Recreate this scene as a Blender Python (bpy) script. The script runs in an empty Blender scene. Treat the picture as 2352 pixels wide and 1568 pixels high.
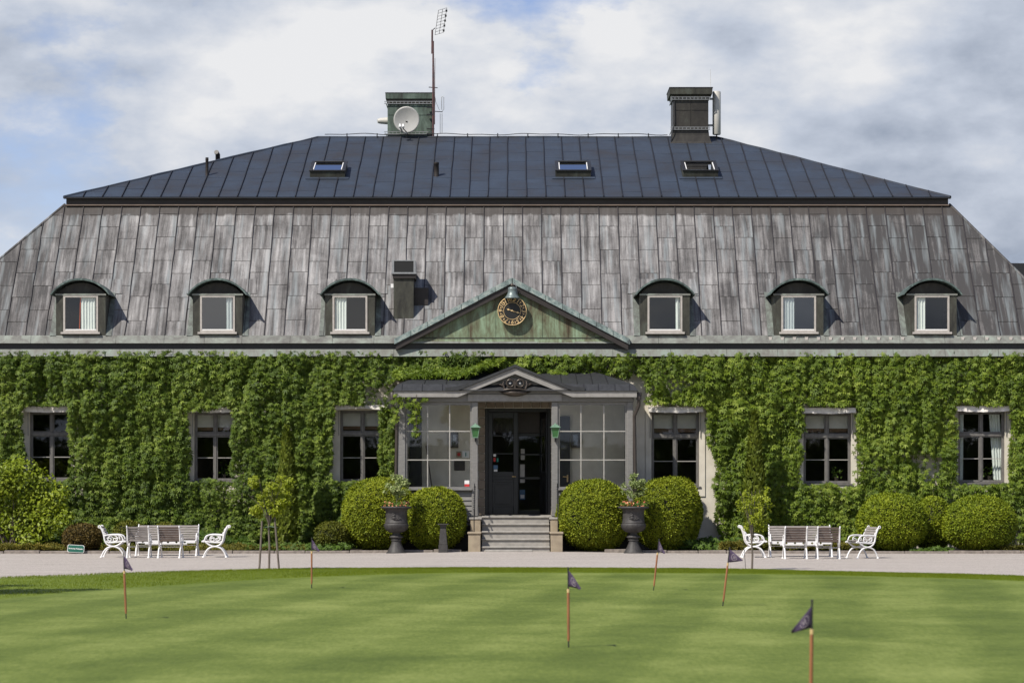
import bpy, math, random
import numpy as np
from mathutils import Vector, Matrix
random.seed(7)
RNG = np.random.default_rng(7)
R = math.radians
sc = bpy.context.scene
C = sc.collection
PI = math.pi

# ---------------------------------------------------------------- camera
CAM_Y, CAM_H = -73.5, 1.8
cam = bpy.data.objects.new('camera', bpy.data.cameras.new('camera'))
C.objects.link(cam)
cam.location = (0, CAM_Y, CAM_H)
cam.rotation_euler = (R(90), 0, 0)
cam.data.sensor_width = 36
cam.data.lens = 92.3
cam.data.shift_y = 0.1412
cam.data.clip_start = 0.5
cam.data.clip_end = 4000
cam.data.dof.use_dof = True
cam.data.dof.focus_distance = 72
cam.data.dof.aperture_fstop = 3.2
sc.camera = cam

# ---------------------------------------------------------------- sun, sky, exposure
SUN_DIR = Vector((0.466, 0.466, -0.752)).normalized()      # the way the light travels
sun = bpy.data.objects.new('sun', bpy.data.lights.new('sun', 'SUN'))
C.objects.link(sun)
sun.rotation_euler = SUN_DIR.to_track_quat('-Z', 'Y').to_euler()
sun.data.energy = 4.8
sun.data.angle = R(0.5)
sun.data.color = (1.0, 0.935, 0.83)
world = bpy.data.worlds.new('World')
sc.world = world
world.use_nodes = True
wn = world.node_tree
wn.nodes.clear()
def wnode(t, **kw):
    n = wn.nodes.new(t)
    for k, v in kw.items(): setattr(n, k, v)
    return n
sky = wnode('ShaderNodeTexSky', sky_type='NISHITA', sun_disc=False)
sky.sun_elevation = R(48.8)
sky.sun_rotation = math.atan2(-SUN_DIR.x, -SUN_DIR.y)
sky.air_density = 1.0; sky.dust_density = 0.2; sky.ozone_density = 3.0
tc = wnode('ShaderNodeTexCoord')
def wmap(scale, loc):
    m = wnode('ShaderNodeMapping'); m.inputs['Scale'].default_value = scale; m.inputs['Location'].default_value = loc
    wn.links.new(tc.outputs['Generated'], m.inputs['Vector']); return m.outputs[0]
def wnoise(vec, detail=12, rough=0.6, dist=0.0):
    n = wnode('ShaderNodeTexNoise'); n.inputs['Scale'].default_value = 1.0; n.inputs['Detail'].default_value = detail
    n.inputs['Roughness'].default_value = rough; n.inputs['Distortion'].default_value = dist
    wn.links.new(vec, n.inputs['Vector']); return n.outputs['Fac']
def wmath(op, a, b, clamp=False):
    n = wnode('ShaderNodeMath', operation=op, use_clamp=clamp)
    for i_, v in enumerate((a, b)):
        if isinstance(v, (int, float)): n.inputs[i_].default_value = v
        else: wn.links.new(v, n.inputs[i_])
    return n.outputs[0]
# heaped clouds: one density field; its change with height lights the tops and greys the bases
CS, CL = (6.0, 6.0, 12.0), (14.3, 6.4, 3.1)
dens = wnoise(wmap(CS, CL))
dens_up = wnoise(wmap(CS, (CL[0], CL[1], CL[2] + 0.42)), 4)
cover = wnode('ShaderNodeValToRGB'); cover.color_ramp.elements[0].position = 0.36; cover.color_ramp.elements[1].position = 0.46
# broken clouds overlap towards the horizon and open up overhead
sepd = wnode('ShaderNodeSeparateXYZ'); wn.links.new(tc.outputs['Generated'], sepd.inputs[0])
opn = wnode('ShaderNodeMapRange', interpolation_type='SMOOTHSTEP')
for i_, v in ((1, 0.15), (2, 0.75), (3, 0.0), (4, 0.20)): opn.inputs[i_].default_value = v
wn.links.new(sepd.outputs[2], opn.inputs[0])
wn.links.new(wmath('SUBTRACT', dens, opn.outputs[0]), cover.inputs['Fac'])
lit = wmath('ADD', wmath('MULTIPLY', wmath('SUBTRACT', dens, dens_up), 2.9), 0.54)
lit = wmath('ADD', lit, wmath('MULTIPLY', wmath('SUBTRACT', wnoise(wmap((17, 17, 34), (5, 1, 3)), 10, 0.62), 0.5), 0.85), True)
shade = wnode('ShaderNodeValToRGB')
shade.color_ramp.elements[0].position = 0.05; shade.color_ramp.elements[0].color = (0.29, 0.335, 0.42, 1)
shade.color_ramp.elements[1].position = 0.95; shade.color_ramp.elements[1].color = (0.72, 0.725, 0.74, 1)
e = shade.color_ramp.elements.new(0.5); e.color = (0.48, 0.525, 0.61, 1)
wn.links.new(lit, shade.inputs['Fac'])
sc10 = wnode('ShaderNodeVectorMath', operation='SCALE'); sc10.inputs['Scale'].default_value = 10.0
wn.links.new(shade.outputs['Color'], sc10.inputs[0])
tnt = wnode('ShaderNodeMix', data_type='RGBA', blend_type='MULTIPLY'); tnt.inputs[0].default_value = 1.0; tnt.inputs[7].default_value = (1.12, 0.97, 1.06, 1)
wn.links.new(sky.outputs['Color'], tnt.inputs[6])
mx = wnode('ShaderNodeMix', data_type='RGBA')
wn.links.new(cover.outputs['Color'], mx.inputs['Factor'])
wn.links.new(tnt.outputs[2], mx.inputs[6])
wn.links.new(sc10.outputs[0], mx.inputs[7])
bg = wnode('ShaderNodeBackground'); bg.inputs['Strength'].default_value = 0.1
wn.links.new(mx.outputs[2], bg.inputs['Color'])
wo = wnode('ShaderNodeOutputWorld')
wn.links.new(bg.outputs[0], wo.inputs['Surface'])
sc.view_settings.view_transform = 'Standard'
sc.view_settings.look = 'None'
sc.view_settings.exposure = 0.2
sc.view_settings.gamma = 1.0
sc.cycles.use_denoising = True
sc.cycles.max_bounces = 6
sc.cycles.transparent_max_bounces = 12
sc.cycles.caustics_reflective = False
sc.cycles.caustics_refractive = False

# survey helpers: a facade measurement at depth Y (metres behind the wall plane) to metres
def sx(p, Y=0.0): return (p - 1176.0) * (Y - CAM_Y) / 6029.0
def sz(p, Y=0.0): return CAM_H + (1116.0 - p) * (Y - CAM_Y) / 6029.0

# ---------------------------------------------------------------- materials
MATS = {}
def newmat(name):
    m = bpy.data.materials.new(name); m.use_nodes = True
    MATS[name] = m
    return m, m.node_tree, m.node_tree.nodes['Principled BSDF']
def N(nt, t, **kw):
    n = nt.nodes.new(t)
    for k, v in kw.items(): setattr(n, k, v)
    return n
def L(nt, a, b): nt.links.new(a, b)
def ramp(nt, fac, stops):
    r = N(nt, 'ShaderNodeValToRGB')
    els = r.color_ramp.elements
    els[0].position, els[0].color = stops[0][0], (*stops[0][1], 1)
    els[1].position, els[1].color = stops[-1][0], (*stops[-1][1], 1)
    for p, c in stops[1:-1]:
        e = els.new(p); e.color = (*c, 1)
    L(nt, fac, r.inputs['Fac'])
    return r.outputs['Color']
def noise(nt, vec, scale, detail=5, rough=0.55, dist=0.0):
    n = N(nt, 'ShaderNodeTexNoise')
    n.inputs['Scale'].default_value = scale; n.inputs['Detail'].default_value = detail
    n.inputs['Roughness'].default_value = rough; n.inputs['Distortion'].default_value = dist
    if vec is not None: L(nt, vec, n.inputs['Vector'])
    return n.outputs['Fac']
def mapping(nt, vec, scale, loc=(0, 0, 0)):
    m = N(nt, 'ShaderNodeMapping'); m.inputs['Scale'].default_value = scale; m.inputs['Location'].default_value = loc
    L(nt, vec, m.inputs['Vector'])
    return m.outputs[0]
def math2(nt, op, a, b=None, clamp=False):
    n = N(nt, 'ShaderNodeMath', operation=op, use_clamp=clamp)
    for i, v in enumerate((a, b)):
        if v is None: continue
        if isinstance(v, (int, float)): n.inputs[i].default_value = v
        else: L(nt, v, n.inputs[i])
    return n.outputs[0]
def mixc(nt, f, a, b):
    m = N(nt, 'ShaderNodeMix', data_type='RGBA')
    for v, s in ((f, m.inputs['Factor']), (a, m.inputs[6]), (b, m.inputs[7])):
        if isinstance(v, (int, float)): s.default_value = v
        elif isinstance(v, tuple): s.default_value = (*v, 1)
        else: L(nt, v, s)
    return m.outputs[2]
def bump(nt, b, h, strength=0.4, dist=0.02):
    n = N(nt, 'ShaderNodeBump'); n.inputs['Strength'].default_value = strength; n.inputs['Distance'].default_value = dist
    L(nt, h, n.inputs['Height']); L(nt, n.outputs[0], b.inputs['Normal'])
def pos(nt): return N(nt, 'ShaderNodeNewGeometry').outputs['Position']
def objc(nt): return N(nt, 'ShaderNodeTexCoord').outputs['Object']
def plain(name, c1, c2=None, scale=8.0, rough=0.6, metal=0.0, stretch=(1, 1, 1), bmp=0.0, spec=0.5, world_space=True, detail=5):
    """noise-mottled surface between two colours"""
    m, nt, b = newmat(name)
    c2 = c2 or tuple(x * 0.7 for x in c1)
    v = mapping(nt, pos(nt) if world_space else objc(nt), stretch)
    f = noise(nt, v, scale, detail)
    L(nt, ramp(nt, f, [(0.3, c2), (0.7, c1)]), b.inputs['Base Color'])
    b.inputs['Roughness'].default_value = rough; b.inputs['Metallic'].default_value = metal
    b.inputs['Specular IOR Level'].default_value = spec
    if bmp: bump(nt, b, f, bmp, 0.02)
    return m

def mat_mansard():
    m, nt, b = newmat('weathered_roof_metal')
    p = pos(nt); oi = N(nt, 'ShaderNodeObjectInfo').outputs['Random']
    sep = N(nt, 'ShaderNodeSeparateXYZ'); L(nt, p, sep.inputs[0])
    off = N(nt, 'ShaderNodeCombineXYZ'); L(nt, math2(nt, 'MULTIPLY', oi, 0.12), off.inputs[0])
    add = N(nt, 'ShaderNodeVectorMath', operation='ADD'); L(nt, p, add.inputs[0]); L(nt, off.outputs[0], add.inputs[1])
    streak = noise(nt, mapping(nt, add.outputs[0], (7, 0.0, 0.45)), 1.0, 7, 0.72)
    blot = noise(nt, mapping(nt, p, (1.4, 1.4, 0.9)), 1.0, 5, 0.6, 0.6)
    fine = noise(nt, p, 26.0, 4, 0.7)
    f = math2(nt, 'MULTIPLY', math2(nt, 'SUBTRACT', streak, 0.5), 2.9)
    f = math2(nt, 'ADD', f, math2(nt, 'MULTIPLY', math2(nt, 'SUBTRACT', blot, 0.5), 1.1))
    f = math2(nt, 'ADD', f, math2(nt, 'MULTIPLY', math2(nt, 'SUBTRACT', fine, 0.5), 0.5))
    f = math2(nt, 'ADD', f, math2(nt, 'MULTIPLY', math2(nt, 'SUBTRACT', oi, 0.5), 0.14))
    # roof metal is darker on the last stretch of roof at either end
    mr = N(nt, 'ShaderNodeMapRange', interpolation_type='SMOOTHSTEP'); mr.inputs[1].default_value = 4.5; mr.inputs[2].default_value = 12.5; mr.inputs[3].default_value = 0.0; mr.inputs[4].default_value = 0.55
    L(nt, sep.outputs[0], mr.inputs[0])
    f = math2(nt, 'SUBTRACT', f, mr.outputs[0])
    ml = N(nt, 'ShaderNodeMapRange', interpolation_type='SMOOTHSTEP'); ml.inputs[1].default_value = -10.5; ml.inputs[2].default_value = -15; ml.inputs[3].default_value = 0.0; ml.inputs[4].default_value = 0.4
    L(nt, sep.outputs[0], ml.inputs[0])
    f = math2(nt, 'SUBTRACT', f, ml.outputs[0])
    f = math2(nt, 'ADD', f, 0.47)
    col = ramp(nt, f, [(0.0, (0.048, 0.046, 0.046)), (0.3, (0.108, 0.103, 0.102)), (0.62, (0.196, 0.190, 0.189)), (1.0, (0.335, 0.327, 0.324))])
    tint = noise(nt, mapping(nt, add.outputs[0], (5, 0, 0.5), (4, 0, 9)), 1.0, 3)
    col = mixc(nt, ramp(nt, tint, [(0.52, (0, 0, 0)), (0.70, (0.6, 0.6, 0.6))]), col, (0.235, 0.27, 0.285))
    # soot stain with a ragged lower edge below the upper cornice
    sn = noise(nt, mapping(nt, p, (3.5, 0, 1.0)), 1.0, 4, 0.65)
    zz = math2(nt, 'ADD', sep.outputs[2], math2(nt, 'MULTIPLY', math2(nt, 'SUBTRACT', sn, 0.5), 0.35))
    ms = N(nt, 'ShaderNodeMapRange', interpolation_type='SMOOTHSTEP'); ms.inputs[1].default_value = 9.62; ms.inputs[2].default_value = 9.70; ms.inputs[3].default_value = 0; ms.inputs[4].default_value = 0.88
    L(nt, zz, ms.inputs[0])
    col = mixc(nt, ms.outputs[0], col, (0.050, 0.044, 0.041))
    L(nt, col, b.inputs['Base Color'])
    b.inputs['Roughness'].default_value = 0.62; b.inputs['Specular IOR Level'].default_value = 0.35
    bump(nt, b, math2(nt, 'ADD', noise(nt, p, 3.0, 3), math2(nt, 'MULTIPLY', fine, 0.12)), 0.25, 0.03)
    return m
def mat_upper():
    m, nt, b = newmat('sky_tinted_roof_metal')
    p = pos(nt); oi = N(nt, 'ShaderNodeObjectInfo').outputs['Random']
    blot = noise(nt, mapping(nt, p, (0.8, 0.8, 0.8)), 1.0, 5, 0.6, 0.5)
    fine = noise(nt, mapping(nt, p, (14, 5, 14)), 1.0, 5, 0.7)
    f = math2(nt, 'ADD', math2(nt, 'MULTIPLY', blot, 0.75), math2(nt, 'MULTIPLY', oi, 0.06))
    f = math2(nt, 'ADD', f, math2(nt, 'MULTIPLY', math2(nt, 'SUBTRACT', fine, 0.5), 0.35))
    col = ramp(nt, f, [(0.22, (0.036, 0.037, 0.043)), (0.42, (0.037, 0.047, 0.066)), (0.75, (0.050, 0.070, 0.105))])  # blue of the mirrored sky is mixed into the base colour
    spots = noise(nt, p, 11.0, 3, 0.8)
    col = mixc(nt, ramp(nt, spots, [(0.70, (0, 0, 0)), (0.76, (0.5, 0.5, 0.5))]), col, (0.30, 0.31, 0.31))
    sep = N(nt, 'ShaderNodeSeparateXYZ'); L(nt, p, sep.inputs[0])
    L(nt, col, b.inputs['Base Color'])
    b.inputs['Roughness'].default_value = 0.55; b.inputs['Specular IOR Level'].default_value = 0.2
    bump(nt, b, noise(nt, p, 2.6, 4), 0.3, 0.03)
    return m
def mat_verdigris(name, base, dark, pale, thr=0.5, spread=0.16, streak=(5, 5, 0.8), rough=0.65):
    """oxidised copper: brown metal, green salts, pale run-off"""
    m, nt, b = newmat(name)
    p = pos(nt)
    a = noise(nt, mapping(nt, p, streak), 1.0, 6, 0.65, 0.8)
    c = noise(nt, mapping(nt, p, (2.3, 2.3, 1.2), (3, 1, 7)), 1.0, 6, 0.7, 0.5)
    f = math2(nt, 'ADD', math2(nt, 'MULTIPLY', a, 0.55), math2(nt, 'MULTIPLY', c, 0.45))
    col = ramp(nt, f, [(thr - spread, dark), (thr, base), (thr + spread, pale)])
    L(nt, col, b.inputs['Base Color'])
    b.inputs['Roughness'].default_value = rough; b.inputs['Specular IOR Level'].default_value = 0.3
    bump(nt, b, noise(nt, p, 9.0, 4), 0.3, 0.015)
    return m
def mat_glass(name, tint=(0.975, 0.985, 0.98), ior=1.5, gain=1.0):
    m, nt, b = newmat(name)
    nt.nodes.remove(b)
    out = nt.nodes['Material Output']
    tr = N(nt, 'ShaderNodeBsdfTransparent'); tr.inputs[0].default_value = (*tint, 1)
    gl = N(nt, 'ShaderNodeBsdfGlossy'); gl.inputs['Roughness'].default_value = 0.015
    bp = N(nt, 'ShaderNodeBump'); bp.inputs['Strength'].default_value = 0.012; bp.inputs['Distance'].default_value = 0.05
    L(nt, noise(nt, pos(nt), 1.1, 0), bp.inputs['Height']); L(nt, bp.outputs[0], gl.inputs['Normal'])
    fr = N(nt, 'ShaderNodeFresnel'); fr.inputs['IOR'].default_value = ior
    bf = N(nt, 'ShaderNodeNewGeometry').outputs['Backfacing']      # only the outer skin of a pane mirrors
    fac = math2(nt, 'MULTIPLY', math2(nt, 'MULTIPLY', fr.outputs[0], gain, True), math2(nt, 'SUBTRACT', 1.0, bf))
    mxs = N(nt, 'ShaderNodeMixShader')
    L(nt, fac, mxs.inputs[0]); L(nt, tr.outputs[0], mxs.inputs[1]); L(nt, gl.outputs[0], mxs.inputs[2])
    L(nt, mxs.outputs[0], out.inputs['Surface'])
    return m
def mat_leaf(name, stops, rough=0.45, trans=0.12, patch=None):
    m, nt, b = newmat(name)
    g = N(nt, 'ShaderNodeNewGeometry')
    f = g.outputs['Random Per Island']
    big = noise(nt, mapping(nt, g.outputs['Position'], (0.9, 0.9, 0.9)), 1.0, 3)
    f = math2(nt, 'ADD', math2(nt, 'MULTIPLY', f, 0.62), math2(nt, 'MULTIPLY', math2(nt, 'SUBTRACT', big, 0.28), 0.85), True)
    col = ramp(nt, f, stops)
    L(nt, col, b.inputs['Base Color'])
    b.inputs['Roughness'].default_value = rough
    b.inputs['Specular IOR Level'].default_value = 0.22
    if trans:
        out = nt.nodes['Material Output']
        t = N(nt, 'ShaderNodeBsdfTranslucent')
        hs = N(nt, 'ShaderNodeHueSaturation'); hs.inputs['Value'].default_value = 1.5; hs.inputs['Saturation'].default_value = 1.1
        L(nt, col, hs.inputs['Color']); L(nt, hs.outputs[0], t.inputs[0])
        ms = N(nt, 'ShaderNodeMixShader'); ms.inputs[0].default_value = trans
        L(nt, b.outputs[0], ms.inputs[1]); L(nt, t.outputs[0], ms.inputs[2]); L(nt, ms.outputs[0], out.inputs['Surface'])
    return m
def mat_gravel():
    m, nt, b = newmat('pale_pink_gravel')
    p = pos(nt)
    vo = N(nt, 'ShaderNodeTexVoronoi'); vo.inputs['Scale'].default_value = 38.0; L(nt, p, vo.inputs['Vector'])
    sepc = N(nt, 'ShaderNodeSeparateColor'); L(nt, vo.outputs['Color'], sepc.inputs[0])
    f = math2(nt, 'ADD', math2(nt, 'MULTIPLY', sepc.outputs[0], 0.5), math2(nt, 'MULTIPLY', noise(nt, mapping(nt, p, (0.35, 1.4, 1)), 1.0, 6, 0.7), 0.6))
    col = ramp(nt, f, [(0.22, (0.24, 0.208, 0.182)), (0.45, (0.40, 0.36, 0.325)), (0.9, (0.53, 0.485, 0.445))])
    dk = noise(nt, mapping(nt, p, (6, 14, 1)), 1.0, 5, 0.8)
    col = mixc(nt, ramp(nt, dk, [(0.58, (0, 0, 0)), (0.68, (0.6, 0.6, 0.6))]), col, (0.15, 0.125, 0.11))
    L(nt, col, b.inputs['Base Color']); b.inputs['Roughness'].default_value = 0.9
    bump(nt, b, math2(nt, 'ADD', vo.outputs['Distance'], math2(nt, 'MULTIPLY', dk, 0.7)), 0.7, 0.03)
    return m
def mat_turf(name, lo, mid, hi, stripes=True):
    m, nt, b = newmat(name)
    p = pos(nt)
    sep = N(nt, 'ShaderNodeSeparateXYZ'); L(nt, p, sep.inputs[0])
    big = noise(nt, mapping(nt, p, (0.22, 0.16, 1)), 1.0, 4, 0.55, 0.5)
    med = noise(nt, mapping(nt, p, (1.1, 0.7, 1), (5, 2, 0)), 1.0, 5, 0.65)
    fine = noise(nt, mapping(nt, p, (16, 3.2, 1)), 1.0, 7, 0.85)
    f = math2(nt, 'ADD', math2(nt, 'MULTIPLY', big, 0.50), math2(nt, 'MULTIPLY', med, 0.55))
    f = math2(nt, 'ADD', f, math2(nt, 'MULTIPLY', math2(nt, 'SUBTRACT', fine, 0.5), 0.85))
    if stripes:        # lanes of the mower, laid in arcs and crossing lanes
        wv = noise(nt, mapping(nt, p, (0.12, 0.12, 1)), 1.0, 2)
        w1 = math2(nt, 'SINE', math2(nt, 'ADD', math2(nt, 'MULTIPLY', sep.outputs[1], 1.35), math2(nt, 'MULTIPLY', wv, 9.0)))
        w2 = math2(nt, 'SINE', math2(nt, 'ADD', math2(nt, 'ADD', math2(nt, 'MULTIPLY', sep.outputs[0], 2.9), math2(nt, 'MULTIPLY', sep.outputs[1], -0.42)), math2(nt, 'MULTIPLY', wv, 3.0)))
        f = math2(nt, 'ADD', f, math2(nt, 'MULTIPLY', w1, 0.03)); f = math2(nt, 'ADD', f, math2(nt, 'MULTIPLY', math2(nt, 'MINIMUM', math2(nt, 'MAXIMUM', math2(nt, 'MULTIPLY', w2, 2.2), -1.0), 1.0), 0.06))
    col = ramp(nt, f, [(0.30, lo), (0.52, mid), (0.76, hi)])
    worn = noise(nt, mapping(nt, p, (1.7, 0.9, 1), (11, 3, 0)), 1.0, 5, 0.7)
    col = mixc(nt, ramp(nt, worn, [(0.66, (0, 0, 0)), (0.78, (0.45, 0.45, 0.45))]), col, (0.27, 0.26, 0.11))
    L(nt, col, b.inputs['Base Color']); b.inputs['Roughness'].default_value = 0.75; b.inputs['Specular IOR Level'].default_value = 0.2
    bump(nt, b, fine, 0.35, 0.02)
    return m

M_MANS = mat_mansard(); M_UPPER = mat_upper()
M_APRON = mat_verdigris('pale_green_copper', (0.185, 0.193, 0.177), (0.11, 0.105, 0.10), (0.26, 0.295, 0.262), 0.5, 0.14, (3, 3, 5))
M_FASCIA = mat_verdigris('grey_green_copper', (0.195, 0.208, 0.188), (0.14, 0.133, 0.122), (0.24, 0.30, 0.262), 0.5, 0.16, (6, 6, 2))
M_TYMP = mat_verdigris('stained_green_copper', (0.155, 0.185, 0.115), (0.085, 0.068, 0.042), (0.25, 0.345, 0.235), 0.5, 0.11, (4.5, 4.5, 0.9))
M_RAKE = mat_verdigris('blue_green_copper', (0.19, 0.25, 0.245), (0.055, 0.06, 0.064), (0.36, 0.40, 0.375), 0.49, 0.12, (6, 6, 6))
M_FLASH = mat_verdigris('dull_green_flashing', (0.135, 0.15, 0.138), (0.075, 0.075, 0.072), (0.22, 0.26, 0.235), 0.5, 0.14, (6, 6, 1.2))
M_ARCH = mat_verdigris('dark_teal_copper', (0.085, 0.12, 0.115), (0.035, 0.042, 0.042), (0.21, 0.27, 0.25), 0.52, 0.15, (6, 6, 6))
M_DORM = mat_verdigris('dark_brown_copper', (0.052, 0.052, 0.042), (0.026, 0.026, 0.023), (0.085, 0.10, 0.084), 0.52, 0.15, (5, 5, 1.5))
M_CHIMG = mat_verdigris('chimney_green_copper', (0.085, 0.118, 0.098), (0.038, 0.044, 0.038), (0.17, 0.225, 0.19), 0.53, 0.16, (4, 4, 1.0))
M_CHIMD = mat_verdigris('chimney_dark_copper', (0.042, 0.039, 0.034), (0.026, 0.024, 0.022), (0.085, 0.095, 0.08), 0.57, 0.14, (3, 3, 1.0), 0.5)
M_BLACK = plain('black_painted_metal', (0.020, 0.020, 0.023), (0.011, 0.011, 0.013), 5, 0.5, stretch=(8, 8, 0.6))
M_BROWN = plain('dark_brown_board', (0.030, 0.023, 0.021), (0.016, 0.013, 0.013), 4, 0.6, stretch=(0.6, 1, 3))
M_WALL = plain('cream_plaster', (0.72, 0.68, 0.59), (0.56, 0.52, 0.44), 2.2, 0.9, bmp=0.15, spec=0.2)
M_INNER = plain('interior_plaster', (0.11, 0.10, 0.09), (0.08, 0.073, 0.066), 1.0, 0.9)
M_WIN = plain('grey_window_paint', (0.165, 0.157, 0.147), (0.105, 0.100, 0.094), 12, 0.55, stretch=(1, 1, 0.5), bmp=0.1)
M_DFR = plain('beige_frame_paint', (0.46, 0.43, 0.40), (0.36, 0.335, 0.31), 9, 0.6)
M_GREY = plain('grey_porch_paint', (0.215, 0.210, 0.202), (0.160, 0.156, 0.150), 5, 0.6, stretch=(1.2, 1, 5), bmp=0.12)
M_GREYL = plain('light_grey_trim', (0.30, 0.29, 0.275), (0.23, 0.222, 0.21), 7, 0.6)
M_PROOF = plain('porch_roof_metal', (0.034, 0.036, 0.040), (0.020, 0.021, 0.023), 3, 0.55, stretch=(3, 3, 1))
M_BAR = plain('pale_glazing_bar', (0.40, 0.385, 0.355), (0.31, 0.30, 0.275), 7, 0.6)
M_GLASS = mat_glass('window_glass', gain=2.3)
M_GLASS2 = mat_glass('coated_glass', (0.92, 0.94, 0.95), 1.6, 3.2)
M_SKYG = mat_glass('skylight_glass', (0.6, 0.65, 0.7), 1.8, 4.5)
M_CLOTH = plain('white_curtain', (0.80, 0.84, 0.80), (0.72, 0.77, 0.74), 4, 0.9)
M_BLIND = plain('roller_blind', (0.55, 0.54, 0.50), (0.48, 0.47, 0.44), 3, 0.9)
M_BLINDB = plain('brown_blind_hem', (0.14, 0.085, 0.05), None, 3, 0.9)
M_AWN = plain('awning_canvas', (0.78, 0.75, 0.71), (0.58, 0.55, 0.51), 5, 0.85, stretch=(2, 1, 1))
M_STONE = plain('step_stone', (0.36, 0.34, 0.31), (0.25, 0.238, 0.218), 7, 0.85, bmp=0.25)
M_SAND = plain('sandstone', (0.36, 0.30, 0.215), (0.25, 0.205, 0.15), 5, 0.9, bmp=0.2)
M_QUOIN = plain('door_quoin_stone', (0.27, 0.225, 0.175), (0.19, 0.15, 0.115), 4, 0.9, bmp=0.25)
M_DOOR = plain('black_door_paint', (0.016, 0.017, 0.021), (0.011, 0.012, 0.015), 6, 0.38)
M_IRONW = plain('white_enamel', (0.80, 0.80, 0.80), (0.72, 0.72, 0.73), 6, 0.4)
M_SLAT = plain('weathered_slat', (0.33, 0.305, 0.29), (0.17, 0.15, 0.14), 9, 0.8, stretch=(0.7, 5, 5), bmp=0.3, world_space=False)
M_URN = plain('cast_iron_urn', (0.052, 0.049, 0.047), (0.028, 0.026, 0.026), 10, 0.62, bmp=0.3)
M_KERB = plain('kerb_granite', (0.27, 0.235, 0.205), (0.14, 0.12, 0.105), 9, 0.9, bmp=0.3)
M_SOIL = plain('bed_soil', (0.045, 0.034, 0.024), (0.022, 0.017, 0.013), 12, 0.95, bmp=0.5)
M_GRAV = mat_gravel()
M_GREEN = mat_turf('mown_putting_turf', (0.070, 0.104, 0.012), (0.120, 0.162, 0.026), (0.21, 0.252, 0.062))
M_LAWN = mat_turf('fringe_turf', (0.075, 0.115, 0.012), (0.12, 0.165, 0.018), (0.17, 0.215, 0.032), False)
M_GOLD = plain('gilded_metal', (0.72, 0.52, 0.27), (0.60, 0.42, 0.20), 20, 0.45, 0.15)
M_CLOCK = plain('clock_black', (0.012, 0.012, 0.012), (0.009, 0.009, 0.009), 5, 0.5)
M_BELL = plain('bell_bronze', (0.20, 0.255, 0.25), (0.12, 0.145, 0.145), 12, 0.4, 0.3)
M_BRONZE = plain('crown_iron', (0.085, 0.068, 0.055), (0.045, 0.037, 0.031), 9, 0.32, 0.4)
M_DISH = plain('dish_grey', (0.40, 0.40, 0.39), (0.34, 0.34, 0.335), 2, 0.5)
M_MAST = plain('mast_rust_paint', (0.115, 0.045, 0.042), (0.055, 0.034, 0.042), 6, 0.6)
M_ALU = plain('galvanised_steel', (0.36, 0.37, 0.38), (0.26, 0.27, 0.28), 9, 0.45, 0.5)
M_PANEL = plain('antenna_plastic', (0.52, 0.51, 0.47), (0.46, 0.45, 0.42), 3, 0.5)
M_TRUNK = plain('bark', (0.13, 0.105, 0.078), (0.065, 0.052, 0.04), 14, 0.9, stretch=(3, 3, 0.7), bmp=0.4)
M_STAKE = plain('stake_wood', (0.17, 0.145, 0.12), (0.09, 0.075, 0.062), 12, 0.85, stretch=(3, 3, 0.5))
M_POLE = plain('flag_pole_wood', (0.36, 0.145, 0.062), (0.22, 0.085, 0.04), 14, 0.5, stretch=(3, 3, 0.4))
M_FLAG = plain('purple_flag_cloth', (0.062, 0.040, 0.092), (0.035, 0.022, 0.052), 7, 0.85)
M_CREST = plain('flag_crest_print', (0.26, 0.22, 0.26), (0.18, 0.15, 0.19), 12, 0.9)
M_SIGN = plain('sign_green', (0.012, 0.125, 0.085), (0.010, 0.10, 0.07), 4, 0.45)
M_WHITE = plain('white_paint', (0.80, 0.80, 0.79), (0.74, 0.74, 0.73), 5, 0.6)
M_RED = plain('red_print', (0.62, 0.04, 0.04), None, 5, 0.6)
M_TEAL = plain('teal_print', (0.02, 0.24, 0.19), None, 5, 0.6)
M_BLUEP = plain('blue_print', (0.10, 0.2, 0.34), None, 5, 0.6)
M_LANT = plain('lantern_green_metal', (0.16, 0.27, 0.19), (0.10, 0.18, 0.125), 9, 0.5)
M_LGLASS = plain('lantern_green_glass', (0.05, 0.16, 0.05), (0.035, 0.115, 0.04), 5, 0.25)
M_ROUGH = plain('far_grass', (0.075, 0.115, 0.022), (0.05, 0.085, 0.016), 0.6, 0.9)
M_PLAQ = plain('dark_plaque', (0.05, 0.04, 0.034), (0.035, 0.028, 0.024), 8, 0.5)
M_IVY = mat_leaf('creeper_leaf', [(0.0, (0.024, 0.046, 0.005)), (0.4, (0.066, 0.110, 0.010)), (0.75, (0.130, 0.185, 0.020)), (1.0, (0.24, 0.30, 0.055))], 0.5, 0.14)
M_IVY2 = mat_leaf('creeper_leaf_bright', [(0.0, (0.034, 0.060, 0.006)), (0.4, (0.092, 0.145, 0.012)), (0.75, (0.165, 0.225, 0.022)), (1.0, (0.28, 0.34, 0.06))], 0.5, 0.16)
M_YEW = mat_leaf('clipped_yew', [(0.0, (0.062, 0.092, 0.005)), (0.4, (0.150, 0.190, 0.009)), (0.75, (0.245, 0.280, 0.014)), (1.0, (0.35, 0.36, 0.03))], 0.6, 0.06)
M_YEWD = mat_leaf('dark_clipped_yew', [(0.0, (0.034, 0.046, 0.004)), (0.5, (0.082, 0.095, 0.007)), (1.0, (0.150, 0.150, 0.014))], 0.6, 0.05)
M_YEWB = mat_leaf('brown_clipped_yew', [(0.0, (0.035, 0.026, 0.008)), (0.5, (0.088, 0.060, 0.012)), (1.0, (0.145, 0.105, 0.022))], 0.6, 0.05)
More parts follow.
